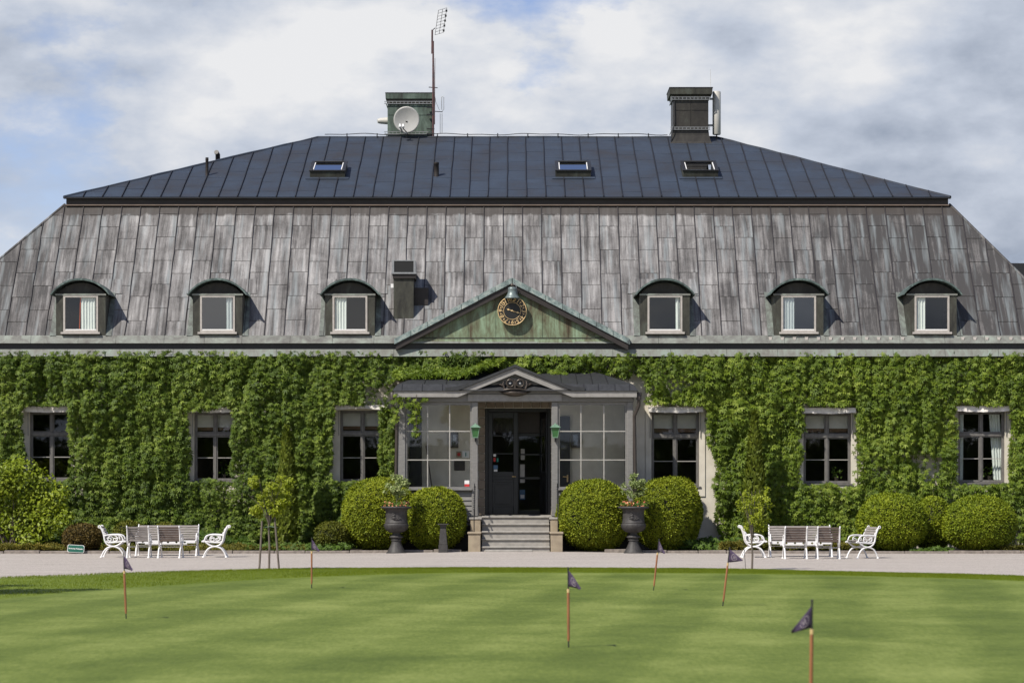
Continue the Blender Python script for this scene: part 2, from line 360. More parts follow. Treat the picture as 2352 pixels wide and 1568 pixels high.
M_YEWG = mat_leaf('green_clipped_yew', [(0.0, (0.060, 0.095, 0.005)), (0.4, (0.140, 0.188, 0.008)), (0.75, (0.225, 0.270, 0.013)), (1.0, (0.32, 0.35, 0.026))], 0.6, 0.06)
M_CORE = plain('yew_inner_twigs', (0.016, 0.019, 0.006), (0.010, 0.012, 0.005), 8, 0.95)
M_LIME = mat_leaf('young_lime_leaf', [(0.0, (0.12, 0.16, 0.010)), (0.5, (0.235, 0.28, 0.018)), (1.0, (0.35, 0.38, 0.045))], 0.45, 0.25)
M_SHRUB = mat_leaf('light_shrub_leaf', [(0.0, (0.070, 0.105, 0.006)), (0.5, (0.165, 0.218, 0.012)), (1.0, (0.27, 0.315, 0.03))], 0.45, 0.2)
M_THUJA = mat_leaf('thuja_spray', [(0.0, (0.035, 0.055, 0.005)), (0.5, (0.095, 0.125, 0.010)), (1.0, (0.17, 0.195, 0.022))], 0.6, 0.08)
M_COVER = mat_leaf('low_juniper', [(0.0, (0.045, 0.055, 0.008)), (0.5, (0.105, 0.105, 0.013)), (1.0, (0.20, 0.155, 0.022))], 0.6, 0.1)
M_BEDGRN = mat_leaf('bed_leaf', [(0.0, (0.03, 0.058, 0.008)), (0.5, (0.07, 0.125, 0.016)), (1.0, (0.12, 0.19, 0.03))], 0.5, 0.15)
M_PALE = mat_leaf('variegated_leaf', [(0.0, (0.075, 0.11, 0.03)), (0.5, (0.18, 0.235, 0.07)), (1.0, (0.42, 0.46, 0.22))], 0.4, 0.15)
M_PETAL = mat_leaf('begonia_petal', [(0.0, (0.42, 0.07, 0.03)), (0.5, (0.60, 0.22, 0.11)), (1.0, (0.78, 0.52, 0.34))], 0.6, 0.1)
M_BLADE = mat_leaf('grass_blade', [(0.0, (0.100, 0.140, 0.012)), (0.5, (0.165, 0.215, 0.020)), (1.0, (0.25, 0.29, 0.045))], 0.5, 0.2)

# ---------------------------------------------------------------- mesh helpers
class MB:
    def __init__(s): s.v = []; s.f = []; s.sm = []
    def add(s, verts, faces, smooth=False):
        o = len(s.v); s.v += [tuple(p) for p in verts]
        for f in faces: s.f.append(tuple(i + o for i in f)); s.sm.append(smooth)
        return s
    def box(s, x0, x1, y0, y1, z0, z1):
        return s.add([(x0, y0, z0), (x1, y0, z0), (x1, y1, z0), (x0, y1, z0), (x0, y0, z1), (x1, y0, z1), (x1, y1, z1), (x0, y1, z1)],
                     [(0, 3, 2, 1), (4, 5, 6, 7), (0, 1, 5, 4), (1, 2, 6, 5), (2, 3, 7, 6), (3, 0, 4, 7)])
    def hexa(s, lo, hi):
        """two quads (4 points each, same winding) joined into a solid"""
        return s.add(list(lo) + list(hi), [(0, 3, 2, 1), (4, 5, 6, 7), (0, 1, 5, 4), (1, 2, 6, 5), (2, 3, 7, 6), (3, 0, 4, 7)])
    def prism(s, pts, y0, y1):
        """polygon in XZ (counter-clockwise seen from -Y) pushed from y0 to y1"""
        n = len(pts)
        return s.add([(x, y0, z) for x, z in pts] + [(x, y1, z) for x, z in pts],
                     [tuple(range(n)), tuple(range(2 * n - 1, n - 1, -1))] + [((i + 1) % n, i, i + n, (i + 1) % n + n) for i in range(n)])
    def tube(s, path, r, n=6, closed=False):
        P = [Vector(p) for p in path]; m = len(P)
        rr = r if isinstance(r, (list, tuple)) else [r] * m
        T = []
        for i in range(m):
            a = P[(i - 1) % m] if (closed or i > 0) else P[i]
            b = P[(i + 1) % m] if (closed or i < m - 1) else P[i]
            t = (b - a); T.append(t.normalized() if t.length > 1e-9 else Vector((0, 0, 1)))
        u = T[0].orthogonal().normalized(); vs = []
        for i in range(m):
            u = (u - T[i] * u.dot(T[i]))
            u = u.normalized() if u.length > 1e-6 else T[i].orthogonal().normalized()
            w = T[i].cross(u)
            for k in range(n):
                a = 2 * PI * k / n
                vs.append(P[i] + (u * math.cos(a) + w * math.sin(a)) * rr[i])
        fs = []
        for i in range(m if closed else m - 1):
            for k in range(n):
                j = (i + 1) % m
                fs.append((i * n + k, i * n + (k + 1) % n, j * n + (k + 1) % n, j * n + k))
        s.add(vs, fs, True)
        if not closed:
            s.add(vs[:n], [tuple(range(n - 1, -1, -1))]); s.add(vs[-n:], [tuple(range(n))])
        return s
    def lathe(s, prof, n=24, c=(0, 0, 0), flute=None, smooth=True):
        vs = []
        for (r, z) in prof:
            for k in range(n):
                a = 2 * PI * k / n
                q = r
                if flute and flute[0] <= z <= flute[1]: q = r * (1 + flute[3] * (abs(math.cos(a * flute[2] / 2)) - 0.5))
                vs.append((c[0] + q * math.cos(a), c[1] + q * math.sin(a), c[2] + z))
        fs = [(i * n + k, i * n + (k + 1) % n, (i + 1) * n + (k + 1) % n, (i + 1) * n + k) for i in range(len(prof) - 1) for k in range(n)]
        s.add(vs, fs, smooth)
        m = len(prof)
        s.add(vs[:n], [tuple(range(n - 1, -1, -1))]); s.add(vs[(m - 1) * n:], [tuple(range(n))])
        return s
    def mesh(s, name):
        me = bpy.data.meshes.new(name); me.from_pydata(s.v, [], s.f)
        me.polygons.foreach_set('use_smooth', s.sm); me.update()
        return me
    def build(s, name, mat, parent=None, loc=None, rot=None, bevel=0.0, kind=None):
        me = s.mesh(name); me.materials.append(mat)
        return link(name, me, parent, loc, rot, bevel, kind)
def link(name, me, parent=None, loc=None, rot=None, bevel=0.0, kind=None):
    o = bpy.data.objects.new(name, me); C.objects.link(o)
    if parent is not None: o.parent = parent
    if loc: o.location = loc
    if rot: o.rotation_euler = rot
    if bevel:
        b = o.modifiers.new('bevel', 'BEVEL'); b.width = bevel; b.segments = 1; b.limit_method = 'ANGLE'; b.angle_limit = R(50)
    if kind: o['kind'] = kind
    return o
def tag(o, label, cat, group=None):
    o['label'] = label; o['category'] = cat
    if group: o['group'] = group
    return o
def thing(name, label, cat, loc=(0, 0, 0), rot=None, group=None):
    o = bpy.data.objects.new(name, None); C.objects.link(o)
    o.empty_display_size = 0.2; o.location = loc
    if rot: o.rotation_euler = rot
    return tag(o, label, cat, group)
def copy_tree(o, parent=None):
    c = o.copy(); C.objects.link(c); c.parent = parent
    for ch in list(o.children): copy_tree(ch, c)
    return c
def text_mesh(body, size, extrude=0.002, shear=0.0, align='CENTER', bold=0.0):
    cu = bpy.data.curves.new('lettering', 'FONT'); cu.body = body; cu.size = size; cu.extrude = extrude; cu.shear = shear
    cu.align_x = align; cu.align_y = 'CENTER'; cu.resolution_u = 3; cu.offset = bold
    o = bpy.data.objects.new('lettering', cu); C.objects.link(o)
    bpy.context.view_layer.update()
    me = bpy.data.meshes.new_from_object(o.evaluated_get(bpy.context.evaluated_depsgraph_get()))
    bpy.data.objects.remove(o)
    return me
def vnoise(x, y, seed=0):
    """smooth value noise in [0,1] on numpy arrays"""
    x = np.asarray(x, float); y = np.asarray(y, float)
    xi = np.floor(x).astype(np.int64); yi = np.floor(y).astype(np.int64)
    fx = x - xi; fy = y - yi; fx = fx * fx * (3 - 2 * fx); fy = fy * fy * (3 - 2 * fy)
    def h(a, b):
        n = (a * 374761393 + b * 668265263 + seed * 982451653) & 0xffffffff
        n = ((n ^ (n >> 13)) * 1274126177) & 0xffffffff
        return ((n ^ (n >> 16)) & 0xffff) / 65535.0
    return (h(xi, yi) * (1 - fx) + h(xi + 1, yi) * fx) * (1 - fy) + (h(xi, yi + 1) * (1 - fx) + h(xi + 1, yi + 1) * fx) * fy
def fbm(x, y, seed=0):
    return 0.55 * vnoise(x, y, seed) + 0.3 * vnoise(x * 2.1, y * 2.1, seed + 1) + 0.15 * vnoise(x * 4.3, y * 4.3, seed + 2)
def unit(a): return a / np.maximum(np.linalg.norm(a, axis=1, keepdims=True), 1e-9)
# leaf templates: (right, along, out)
def kite(w=0.32, fold=0.06, droop=0.12): return np.array([(0, 0, 0), (-w, 0.45, fold), (0, 1, -droop), (w, 0.45, fold)], float), [(0, 3, 2), (0, 2, 1)]
def palmate():
    V = [(0, 0, 0)]; F = []
    for a, l in ((-95, 0.62), (-46, 0.88), (0, 1.0), (46, 0.88), (95, 0.62)):
        ca, sa = math.cos(R(a)), math.sin(R(a))
        def p(u, v, w): return (u * ca + v * sa, -u * sa + v * ca, w)
        o = len(V)
        V += [p(-0.17 * l, 0.5 * l, 0.03), p(0, l, -0.16), p(0.17 * l, 0.5 * l, 0.03)]
        F += [(0, o + 2, o + 1), (0, o + 1, o)]
    return np.array(V, float), F
def tuft():
    V = [(0, 0, 0)]; F = []
    for k in range(3):
        a = 2 * PI * k / 3; c, s_ = math.cos(a), math.sin(a)
        o = len(V)
        V += [(0.55 * c - 0.22 * s_, 0.55 * s_ + 0.22 * c, 0.35), (0.85 * c, 0.85 * s_, 0.75), (0.55 * c + 0.22 * s_, 0.55 * s_ - 0.22 * c, 0.35)]
        F += [(0, o, o + 1), (0, o + 1, o + 2)]
    return np.array(V, float), F
KITE, PALM, TUFT = kite(), palmate(), tuft()
BLADE = (np.array([(-0.06, 0, 0), (0.06, 0, 0), (0.03, 1, 0.25)], float), [(0, 1, 2)])
def leaves(name, Cn, Nn, V, size, tmpl, mat, parent=None, kind='stuff'):
    Cn = np.asarray(Cn, float); n = len(Cn)
    w = unit(np.asarray(Nn, float)); v = np.asarray(V, float)
    v = unit(v - w * np.sum(v * w, axis=1, keepdims=True)); u = np.cross(v, w)
    T, F = tmpl; size = np.broadcast_to(np.asarray(size, float), (n,))[:, None, None]
    P = Cn[:, None, :] + size * (T[None, :, 0:1] * u[:, None, :] + T[None, :, 1:2] * v[:, None, :] + T[None, :, 2:3] * w[:, None, :])
    k = len(T); Fa = np.array(F, dtype=np.int64); fl = Fa.shape[1]
    idx = (Fa[None] + (np.arange(n) * k)[:, None, None]).reshape(-1)
    me = bpy.data.meshes.new(name)
    me.vertices.add(n * k); me.vertices.foreach_set('co', P.reshape(-1).astype(np.float32))
    nf = n * len(F)
    me.loops.add(nf * fl); me.loops.foreach_set('vertex_index', idx.astype(np.int32))
    me.polygons.add(nf); me.polygons.foreach_set('loop_start', (np.arange(nf) * fl).astype(np.int32))
    me.update(calc_edges=True); me.materials.append(mat)
    return link(name, me, parent, kind=kind)
def rnd(n, s=1.0): return RNG.normal(0, s, (n, 3))

# ================================================================ the ground
OUT = [(-40, -110), (-16.5, -42), (-15.2, -33), (-12.6, -26.4), (-10, -22.3), (-7.85, -19.5), (-5.4, -17.4), (-2.6, -16.55), (0, -16.4), (2.6, -16.75), (4.86, -17.5), (8.2, -20.0), (10.1, -21.8), (12.8, -26), (15.2, -33), (16.5, -42), (40, -110)]
GRN = [(-9.6, -110), (-9.2, -44), (-8.5, -35), (-7.9, -31.5), (-7.06, -28.5), (-6.05, -26.4), (-4.8, -23.6), (-3.2, -21.4), (-1.6, -20.1), (0, -19.7), (2.4, -19.8), (4.62, -20.3), (7.06, -21.8), (9.58, -24.4), (11.6, -28.6), (13, -36), (13.6, -48), (14, -110)]
def smooth_line(pts, k=8):
    P = [Vector((*p, 0)) for p in pts]; out = []
    for i in range(len(P) - 1):
        a, b, c, d = P[max(i - 1, 0)], P[i], P[i + 1], P[min(i + 2, len(P) - 1)]
        for j in range(k):
            t = j / k
            q = 0.5 * ((2 * b) + (c - a) * t + (2 * a - 5 * b + 4 * c - d) * t * t + (3 * b - a - 3 * c + d) * t ** 3)
            out.append((q.x, q.y))
    out.append(pts[-1]); return out
def rise(x, y):      # the drive swells a little in front of the door
    return 0.055 * math.exp(-((x / 3.2) ** 2) - (((y + 2.9) / 3.0) ** 2))
def struct(o): o['kind'] = 'structure'; return o
MB().add([(-1500, -1500, -0.12), (1500, -1500, -0.12), (1500, 1500, -0.12), (-1500, 1500, -0.12)], [(0, 1, 2, 3)]).build('ground', M_ROUGH, kind='structure')
m = MB(); nx, ny = 120, 60
for j in range(ny + 1):
    for i in range(nx + 1):
        x = -45 + 90 * i / nx; y = -62 + 58.95 * j / ny
        m.v.append((x, y, rise(x, y)))
for j in range(ny):
    for i in range(nx):
        a = j * (nx + 1) + i; m.f.append((a, a + 1, a + nx + 2, a + nx + 1)); m.sm.append(True)
m.build('gravel_drive', M_GRAV, kind='structure')
def lawn_poly(line, z, name, mat):
    pts = smooth_line(line); m = MB(); cx = 0
    # strips from the edge towards the lawn's middle axis
    rows = [1.0, 0.985, 0.95, 0.85, 0.6, 0.3, 0.0]
    for x, y in pts:
        for r in rows:
            q = (x * r, -64 + (y + 64) * r) if y > -64 else (x * r, y)
            h = z - (0.03 if r == 1.0 else 0)
            m.v.append((q[0], q[1], h))
    k = len(rows)
    for i in range(len(pts) - 1):
        for j in range(k - 1):
            m.f.append((i * k + j, i * k + j + 1, (i + 1) * k + j + 1, (i + 1) * k + j)); m.sm.append(True)
    return m.build(name, mat, kind='structure')
lawn_poly(OUT, 0.030, 'lawn', M_LAWN)
lawn_poly(GRN, 0.040, 'putting_green', M_GREEN)
MB().box(-30, 30, -3.05, 0.02, -0.05, 0.045).build('flower_bed', M_SOIL, kind='structure')
kerb = MB().box(-30, 30, -3.14, -3.06, -0.1, 0.03).build('kerb', M_KERB, kind='structure')
x = -15.3
while x < 15.3:
    w = random.uniform(0.75, 1.25)
    if not (x + w > -1.2 and x < 1.36):
        j = [random.uniform(-0.012, 0.012) for _ in range(4)]; h = 0.072 + random.uniform(-0.012, 0.012) + rise(x, -3.2)
        MB().hexa([(x + .006, -3.21 + j[0], -0.05), (x + w - .006, -3.21 + j[1], -0.05), (x + w - .006, -3.045, -0.05), (x + .006, -3.045, -0.05)],
                  [(x + .01, -3.2 + j[0], h), (x + w - .01, -3.2 + j[1], h + j[2]), (x + w - .01, -3.045, h + j[3]), (x + .01, -3.045, h)]).build('kerb_stone', M_KERB, kerb, bevel=0.012)
    x += w
# grass blades on the fringe between gravel and green, thinning outwards
def fringe():
    o = np.array(smooth_line(OUT)); g = np.array(smooth_line(GRN))
    n = 150000
    X = RNG.uniform(-10.6, 10.8, n)
    mo = (o[:, 1] > -60) & (abs(o[:, 0]) < 17); mg = (g[:, 1] > -60)
    yo = np.interp(X, o[mo, 0], o[mo, 1]); yg = np.interp(X, g[mg, 0], g[mg, 1])
    yg = np.where(X < -8.3, -36.0, yg)
    t = RNG.uniform(0, 1, n) ** 1.25
    Y = yo + 0.03 + (yg - yo) * t
    Y += np.where(RNG.uniform(0, 1, n) < .05, RNG.uniform(0, .35, n), RNG.normal(0, 0.02, n))
    keep = (Y > -36.5) & (RNG.uniform(0, 1, n) < np.clip(1.2 - (yo - yg) / 40, 0.2, 1))
    X, Y, yo = X[keep], Y[keep], yo[keep]; n = len(X)
    ln = RNG.uniform(0.018, 0.040, n) * (0.75 + 0.6 * fbm(X * 0.8, Y * 0.8, 5))
    c = np.stack([X, Y, np.full(n, 0.02)], 1)
    V = np.stack([RNG.normal(0, 0.35, n), RNG.normal(0.0, 0.35, n), np.ones(n)], 1)
    a = RNG.uniform(-1.2, 1.2, n)
    Nn = np.stack([np.sin(a), -np.cos(a), np.full(n, 0.1)], 1)
    o = leaves('fringe_grass', c, Nn, V, ln, (np.array([(-0.13, 0, 0), (0.13, 0, 0), (0.06, 1, 0.3)], float), [(0, 1, 2)]), M_BLADE)
    tag(o, 'short unmown grass fringe between the gravel drive and the putting green', 'grass')
fringe()

# ================================================================ the house
house = thing('manor_house', 'long ivy-covered manor house with a grey metal mansard roof and arched dormers', 'house')
EAVE_Y, EAVE_Z, BRK_Y, BRK_Z = -0.30, 5.98, 3.0, 10.0
K = (BRK_Y - EAVE_Y) / (BRK_Z - EAVE_Z)
UE_Y, UE_Z, RG_Y, RG_Z = 2.80, 10.19, 9.30, 12.78
KU = (RG_Y - UE_Y) / (RG_Z - UE_Z)
XL, XR = -13.02, 12.74                    # ends of the roof break
RXL, RXR = -6.13, 6.44                    # ends of the ridge
ML, MR_ = 0.95, 0.79                      # spread of the mansard ends per metre of height
DORM_X = [sx(v, -0.3) for v in (186, 500, 804, 1527, 1834, 2140)]
DW = 0.69                                  # half width of a dormer
# ground floor openings (x0, x1, z0, z1)
WINS = [(68, 168, 945, 1102), (446, 542, 946, 1104), (781, 884, 942, 1106), (1496, 1606, 946, 1116), (1845, 1955, 948, 1110), (2200, 2308, 944, 1108)]
WH = [(sx(a), sx(b), sz(d), sz(c)) for a, b, c, d in WINS]
DOORH = (-0.76, 1.09, 1.0, 3.98)
def holes_grid(m, x0, x1, z0, z1, holes, put):
    xs = sorted({x0, x1, *[h[0] for h in holes], *[h[1] for h in holes]}); zs = sorted({z0, z1, *[h[2] for h in holes], *[h[3] for h in holes]})
    for i in range(len(xs) - 1):
        run = None
        for j in range(len(zs) - 1):
            cx, cz = (xs[i] + xs[i + 1]) / 2, (zs[j] + zs[j + 1]) / 2
            if any(h[0] < cx < h[1] and h[2] < cz < h[3] for h in holes):
                if run is not None: put(xs[i], xs[i + 1], run, zs[j]); run = None
            elif run is None: run = zs[j]
        if run is not None: put(xs[i], xs[i + 1], run, zs[-1])
WX0, WX1 = -16.35, 15.45
m = MB(); holes_grid(m, WX0, WX1, 0, 5.55, WH + [DOORH], lambda a, b, c, d: m.box(a, b, 0, 0.38, c, d))
m.box(WX0, WX0 + .38, 0.38, 18.2, 0, 5.55); m.box(WX1 - .38, WX1, 0.38, 18.2, 0, 5.55); m.box(WX0, WX1, 18.2, 18.6, 0, 5.55)
m.build('wall', M_WALL, house)
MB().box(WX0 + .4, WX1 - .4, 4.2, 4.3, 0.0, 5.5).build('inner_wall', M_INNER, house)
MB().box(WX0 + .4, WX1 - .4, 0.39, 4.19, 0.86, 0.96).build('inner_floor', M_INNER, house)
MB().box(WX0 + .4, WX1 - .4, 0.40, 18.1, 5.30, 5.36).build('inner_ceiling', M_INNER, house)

# ---- eaves: soffit, skirt sheets, dark band, apron sheets
MB().box(WX0 - .3, WX1 + .3, -0.36, 0.0, 5.40, 5.56).build('soffit', M_BROWN, house)
x = -15.6
while x < 15.2:
    w = random.uniform(1.4, 1.65); g = 0.005; j = random.uniform(-.006, .006)
    MB().hexa([(x + g, -0.425 + j, 5.41), (x + w - g, -0.425 + j, 5.412), (x + w - g, -0.37, 5.41), (x + g, -0.37, 5.41)],
              [(x + g, -0.345 + j, 5.612), (x + w - g, -0.345 + j, 5.612), (x + w - g, -0.31, 5.612), (x + g, -0.31, 5.612)]).build('skirt_sheet', M_FASCIA, house)
    x += w
MB().box(WX0 - .3, WX1 + .3, -0.33, -0.2, 5.56, 5.775).build('dark_band', M_BLACK, house)
x = -15.7
while x < 15.3:
    w = random.uniform(1.0, 1.35); g = 0.004; j = random.uniform(-.005, .005)
    MB().hexa([(x + g, -0.425 + j, 5.775), (x + w - g, -0.425 + j, 5.775), (x + w - g, -0.30, 5.775), (x + g, -0.30, 5.775)],
              [(x + g, -0.325 + j, 6.0), (x + w - g, -0.325 + j, 6.0), (x + w - g, -0.29, 6.0), (x + g, -0.29, 6.0)]).build('apron_sheet', M_APRON, house)
    x += w
# little snow guard clips towards one end of the apron
for i in range(22):
    x = 7.2 + 0.335 * i
    if 11.0 < x < 12.4: continue
    y0 = -0.385
    MB().hexa([(x - .035, y0 - .01, 5.86), (x + .035, y0 - .01, 5.86), (x + .03, y0 + .02, 5.86), (x - .03, y0 + .02, 5.86)],
              [(x - .055, y0 - .0, 5.95), (x + .055, y0 - .0, 5.95), (x + .05, y0 + .045, 5.95), (x - .05, y0 + .045, 5.95)]).build('snow_clip', M_DFR, house, bevel=0.008)

# ---- roof sheets: polygons in (x, z) of a sloping plane
def clip(poly, a, b, c):
    out = []
    for i in range(len(poly)):
        p, q = poly[i], poly[(i + 1) % len(poly)]
        dp, dq = a * p[0] + b * p[1] + c, a * q[0] + b * q[1] + c
        if dp >= 0: out.append(p)
        if (dp > 0) != (dq > 0) and dp != dq:
            t = dp / (dp - dq); out.append((p[0] + (q[0] - p[0]) * t, p[1] + (q[1] - p[1]) * t))
    return out
def area(p): return abs(sum(p[i][0] * p[(i + 1) % len(p)][1] - p[(i + 1) % len(p)][0] * p[i][1] for i in range(len(p)))) / 2
def subtract(rects, h):
    out = []
    for (a, b, c, d) in rects:
        if h[1] <= a or h[0] >= b or h[3] <= c or h[2] >= d: out.append((a, b, c, d)); continue
        if h[0] > a: out.append((a, h[0], c, d))
        if h[1] < b: out.append((h[1], b, c, d))
        x0, x1 = max(a, h[0]), min(b, h[1])
        if h[2] > c: out.append((x0, x1, c, h[2]))
        if h[3] < d: out.append((x0, x1, h[3], d))
    return [r for r in out if r[1] - r[0] > 0.03 and r[3] - r[2] > 0.03]
class Slope:
    def __init__(s, y0, z0, k, lim):
        s.y0, s.z0, s.k, s.lim = y0, z0, k, lim
        s.n = Vector((0, -1, k)).normalized()
    def p(s, x, z, off=0.0): return (x + s.n.x * off, s.y0 + (z - s.z0) * s.k + s.n.y * off, z + s.n.z * off)
    def cut(s, r):
        poly = [(r[0], r[2]), (r[1], r[2]), (r[1], r[3]), (r[0], r[3])]
        for l in s.lim:
            poly = clip(poly, *l)
            if len(poly) < 3: return []
        return poly
def sheet(m, S, poly, thick=0.010, lift=0.014):
    z0 = min(q[1] for q in poly); z1 = max(q[1] for q in poly)
    n = len(poly); top = [S.p(x, z, thick + lift * (1 - (z - z0) / (z1 - z0 + 1e-6)) + random.uniform(-.002, .002)) for x, z in poly]
    bot = [S.p(x, z, 0.0) for x, z in poly]
    m.add(top + bot, [tuple(range(n))] + [((i + 1) % n, i, i + n, (i + 1) % n + n) for i in range(n)])
def lay(S, parent, mat, x0, x1, cw, z0, z1, rh, holes, gap, seam_h, seam_w, stagger, seam_mat, name, lift=0.014, cap=298, gz=0.003):
    polys = []; ncol = int(round((x1 - x0) / cw)); cw = (x1 - x0) / ncol
    for i in range(ncol):
        a, b = x0 + i * cw, x0 + (i + 1) * cw
        zz = z1 - rh * stagger(i); cuts = [z1]
        while zz > z0 + 0.12: cuts.append(zz); zz -= rh * random.uniform(0.985, 1.015)
        cuts.append(z0)
        for t, u in zip(cuts[:-1], cuts[1:]):
            rs = [(a + gap, b - gap, u + gz, t - gz)]
            for h in holes: rs = subtract(rs, h)
            for r in rs:
                p = S.cut(r)
                if len(p) >= 3 and area(p) > 0.012: polys.append(p)
    polys.sort(key=area, reverse=True)
    for p in polys[:cap]:
        m = MB(); sheet(m, S, p, lift=lift); m.build(name, mat, parent)
    if polys[cap:]:
        m = MB()
        for p in polys[cap:]: sheet(m, S, p, lift=lift)
        m.build(name, mat, parent, kind='stuff')
    for i in range(ncol + 1):          # standing seams, slightly wavy
        x = x0 + i * cw; lo, hi = z0, z1
        for (la, lb, lc) in S.lim:
            if lb == 0: continue
            zc = -(la * x + lc) / lb
            if lb < 0: hi = min(hi, zc)
            else: lo = max(lo, zc)
        ivs = [(lo, hi)]
        for h in holes:
            if h[0] - .02 < x < h[1] + .02:
                ivs = [q for (c, d) in ivs for q in ((c, min(d, h[2])), (max(c, h[3]), d))]
        for (c, d) in ivs:
            if d - c < 0.1: continue
            k = max(2, int((d - c) / 0.35)); m = MB(); px = [x + random.uniform(-.009, .009) for _ in range(k + 1)]
            zs = [c + (d - c) * j / k for j in range(k + 1)]; hw = seam_w / 2; V = []
            for q, z in zip(px, zs): V += [S.p(q - hw, z, 0), S.p(q - hw * .8, z, seam_h), S.p(q + hw * .8, z, seam_h), S.p(q + hw, z, 0)]
            F = [(0, 1, 2, 3), (4 * k + 3, 4 * k + 2, 4 * k + 1, 4 * k)]
            for j in range(k):
                o = 4 * j; F += [(o, o + 4, o + 5, o + 1), (o + 1, o + 5, o + 6, o + 2), (o + 2, o + 6, o + 7, o + 3)]
            m.add(V, F); m.build('standing_seam', seam_mat, parent)
DH = [(x - DW + .02, x + DW - .02, EAVE_Z - .05, 7.33) for x in DORM_X]
SM = Slope(EAVE_Y, EAVE_Z, K, [(1, -ML, -XL + BRK_Z * ML), (-1, -MR_, XR + BRK_Z * MR_)])
# decks under the sheets; the sides and the back carry no sheets that the front shows
m = MB()
def deck(a, b, c, d):
    p = SM.cut((a, b, c, d))
    if len(p) >= 3: m.add([SM.p(x, z, -0.004) for x, z in p], [tuple(range(len(p)))])
holes_grid(m, -17, 16.2, EAVE_Z, BRK_Z, DH, deck)
BY = 2 * RG_Y - EAVE_Y
bl, br = XL - ML * (BRK_Z - EAVE_Z), XR + MR_ * (BRK_Z - EAVE_Z)
TBY = 2 * RG_Y - BRK_Y
m.add([(bl, EAVE_Y, EAVE_Z), (XL, BRK_Y, BRK_Z), (XL, TBY, BRK_Z), (bl, BY, EAVE_Z)], [(0, 1, 2, 3)])
m.add([(br, EAVE_Y, EAVE_Z), (br, BY, EAVE_Z), (XR, TBY, BRK_Z), (XR, BRK_Y, BRK_Z)], [(0, 1, 2, 3)])
m.add([(bl, BY, EAVE_Z), (XL, TBY, BRK_Z), (XR, TBY, BRK_Z), (br, BY, EAVE_Z)], [(0, 1, 2, 3)])
m.add([(bl, EAVE_Y, EAVE_Z - .05), (br, EAVE_Y, EAVE_Z - .05), (br, BY, EAVE_Z - .05), (bl, BY, EAVE_Z - .05)], [(0, 1, 2, 3)])
mans = m.build('mansard_roof', M_MANS, house)
st = [0.42 if i % 2 else 0.92 for i in range(200)]
M_SEAM = plain('dark_seam', (0.036, 0.031, 0.034), (0.022, 0.019, 0.022), 6, 0.6)
M_SEAMU = plain('dark_blue_seam', (0.018, 0.018, 0.022), (0.012, 0.012, 0.015), 6, 0.55)
VENT = (-3.32, -2.76)
lay(SM, mans, M_MANS, -15.24, 14.72, 0.555, EAVE_Z, BRK_Z - 0.03, 0.725, DH, 0.009, 0.046, 0.022, lambda i: st[i] + random.uniform(-.03, .03), M_SEAM, 'roof_sheet', 0.009, gz=0.0035)
# hip caps of the mansard
for (a, b) in (((bl, EAVE_Y, EAVE_Z), (XL, BRK_Y, BRK_Z)), ((br, EAVE_Y, EAVE_Z), (XR, BRK_Y, BRK_Z))):
    MB().tube([a, tuple((p + q) / 2 for p, q in zip(a, b)), b], 0.045, 6).build('hip_cap', M_MANS, mans)

SU = Slope(UE_Y, UE_Z, KU, [(1, -(RXL - XL) / (RG_Z - UE_Z), -XL + UE_Z * (RXL - XL) / (RG_Z - UE_Z)), (-1, -(XR - RXR) / (RG_Z - UE_Z), XR + UE_Z * (XR - RXR) / (RG_Z - UE_Z))])
UBY = 2 * RG_Y - UE_Y
c = [(XL, UE_Y, UE_Z), (XR, UE_Y, UE_Z), (XR, UBY, UE_Z), (XL, UBY, UE_Z), (RXL, RG_Y, RG_Z), (RXR, RG_Y, RG_Z)]
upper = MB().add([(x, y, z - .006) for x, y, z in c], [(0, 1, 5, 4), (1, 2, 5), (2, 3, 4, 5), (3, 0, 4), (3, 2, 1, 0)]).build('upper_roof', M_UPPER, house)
SKYL = [(-5.50, 4.72), (1.83, 4.75), (5.62, 4.75)]       # x centre, y of the front edge
SKH = []
for xc, y in SKYL:
    z = UE_Z + (y - UE_Y) / KU
    SKH.append((xc - 0.53, xc + 0.53, z, z + 0.52))
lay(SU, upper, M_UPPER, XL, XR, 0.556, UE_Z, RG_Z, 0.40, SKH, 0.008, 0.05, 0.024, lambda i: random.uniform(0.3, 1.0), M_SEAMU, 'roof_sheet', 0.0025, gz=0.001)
for a, b in ((c[0], c[4]), (c[1], c[5]), (c[4], c[5])):
    k = 14
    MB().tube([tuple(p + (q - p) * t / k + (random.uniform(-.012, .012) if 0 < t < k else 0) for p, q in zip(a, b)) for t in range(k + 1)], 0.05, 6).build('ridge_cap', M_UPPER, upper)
# cornice between the two roofs
MB().box(XL + .05, XR - .05, 2.885, 3.05, BRK_Z - .02, UE_Z - .01).build('cornice', M_BROWN, house)
MB().box(XL + .03, XR - .03, 2.86, 3.0, BRK_Z - .045, BRK_Z - .015).build('cornice_strip', plain('cornice_strip_brown', (0.20, 0.15, 0.12), None, 3, 0.6), house)
MB().box(XL - .02, XR + .02, 2.775, 2.95, UE_Z - .035, UE_Z - .010).build('eaves_strip', M_BLACK, house)
MB().box(XL + .05, XL + .3, 3.05, TBY, BRK_Z - .02, UE_Z - .02).box(XR - .3, XR - .05, 3.05, TBY, BRK_Z - .02, UE_Z - .02).build('cornice_side', M_BROWN, house)
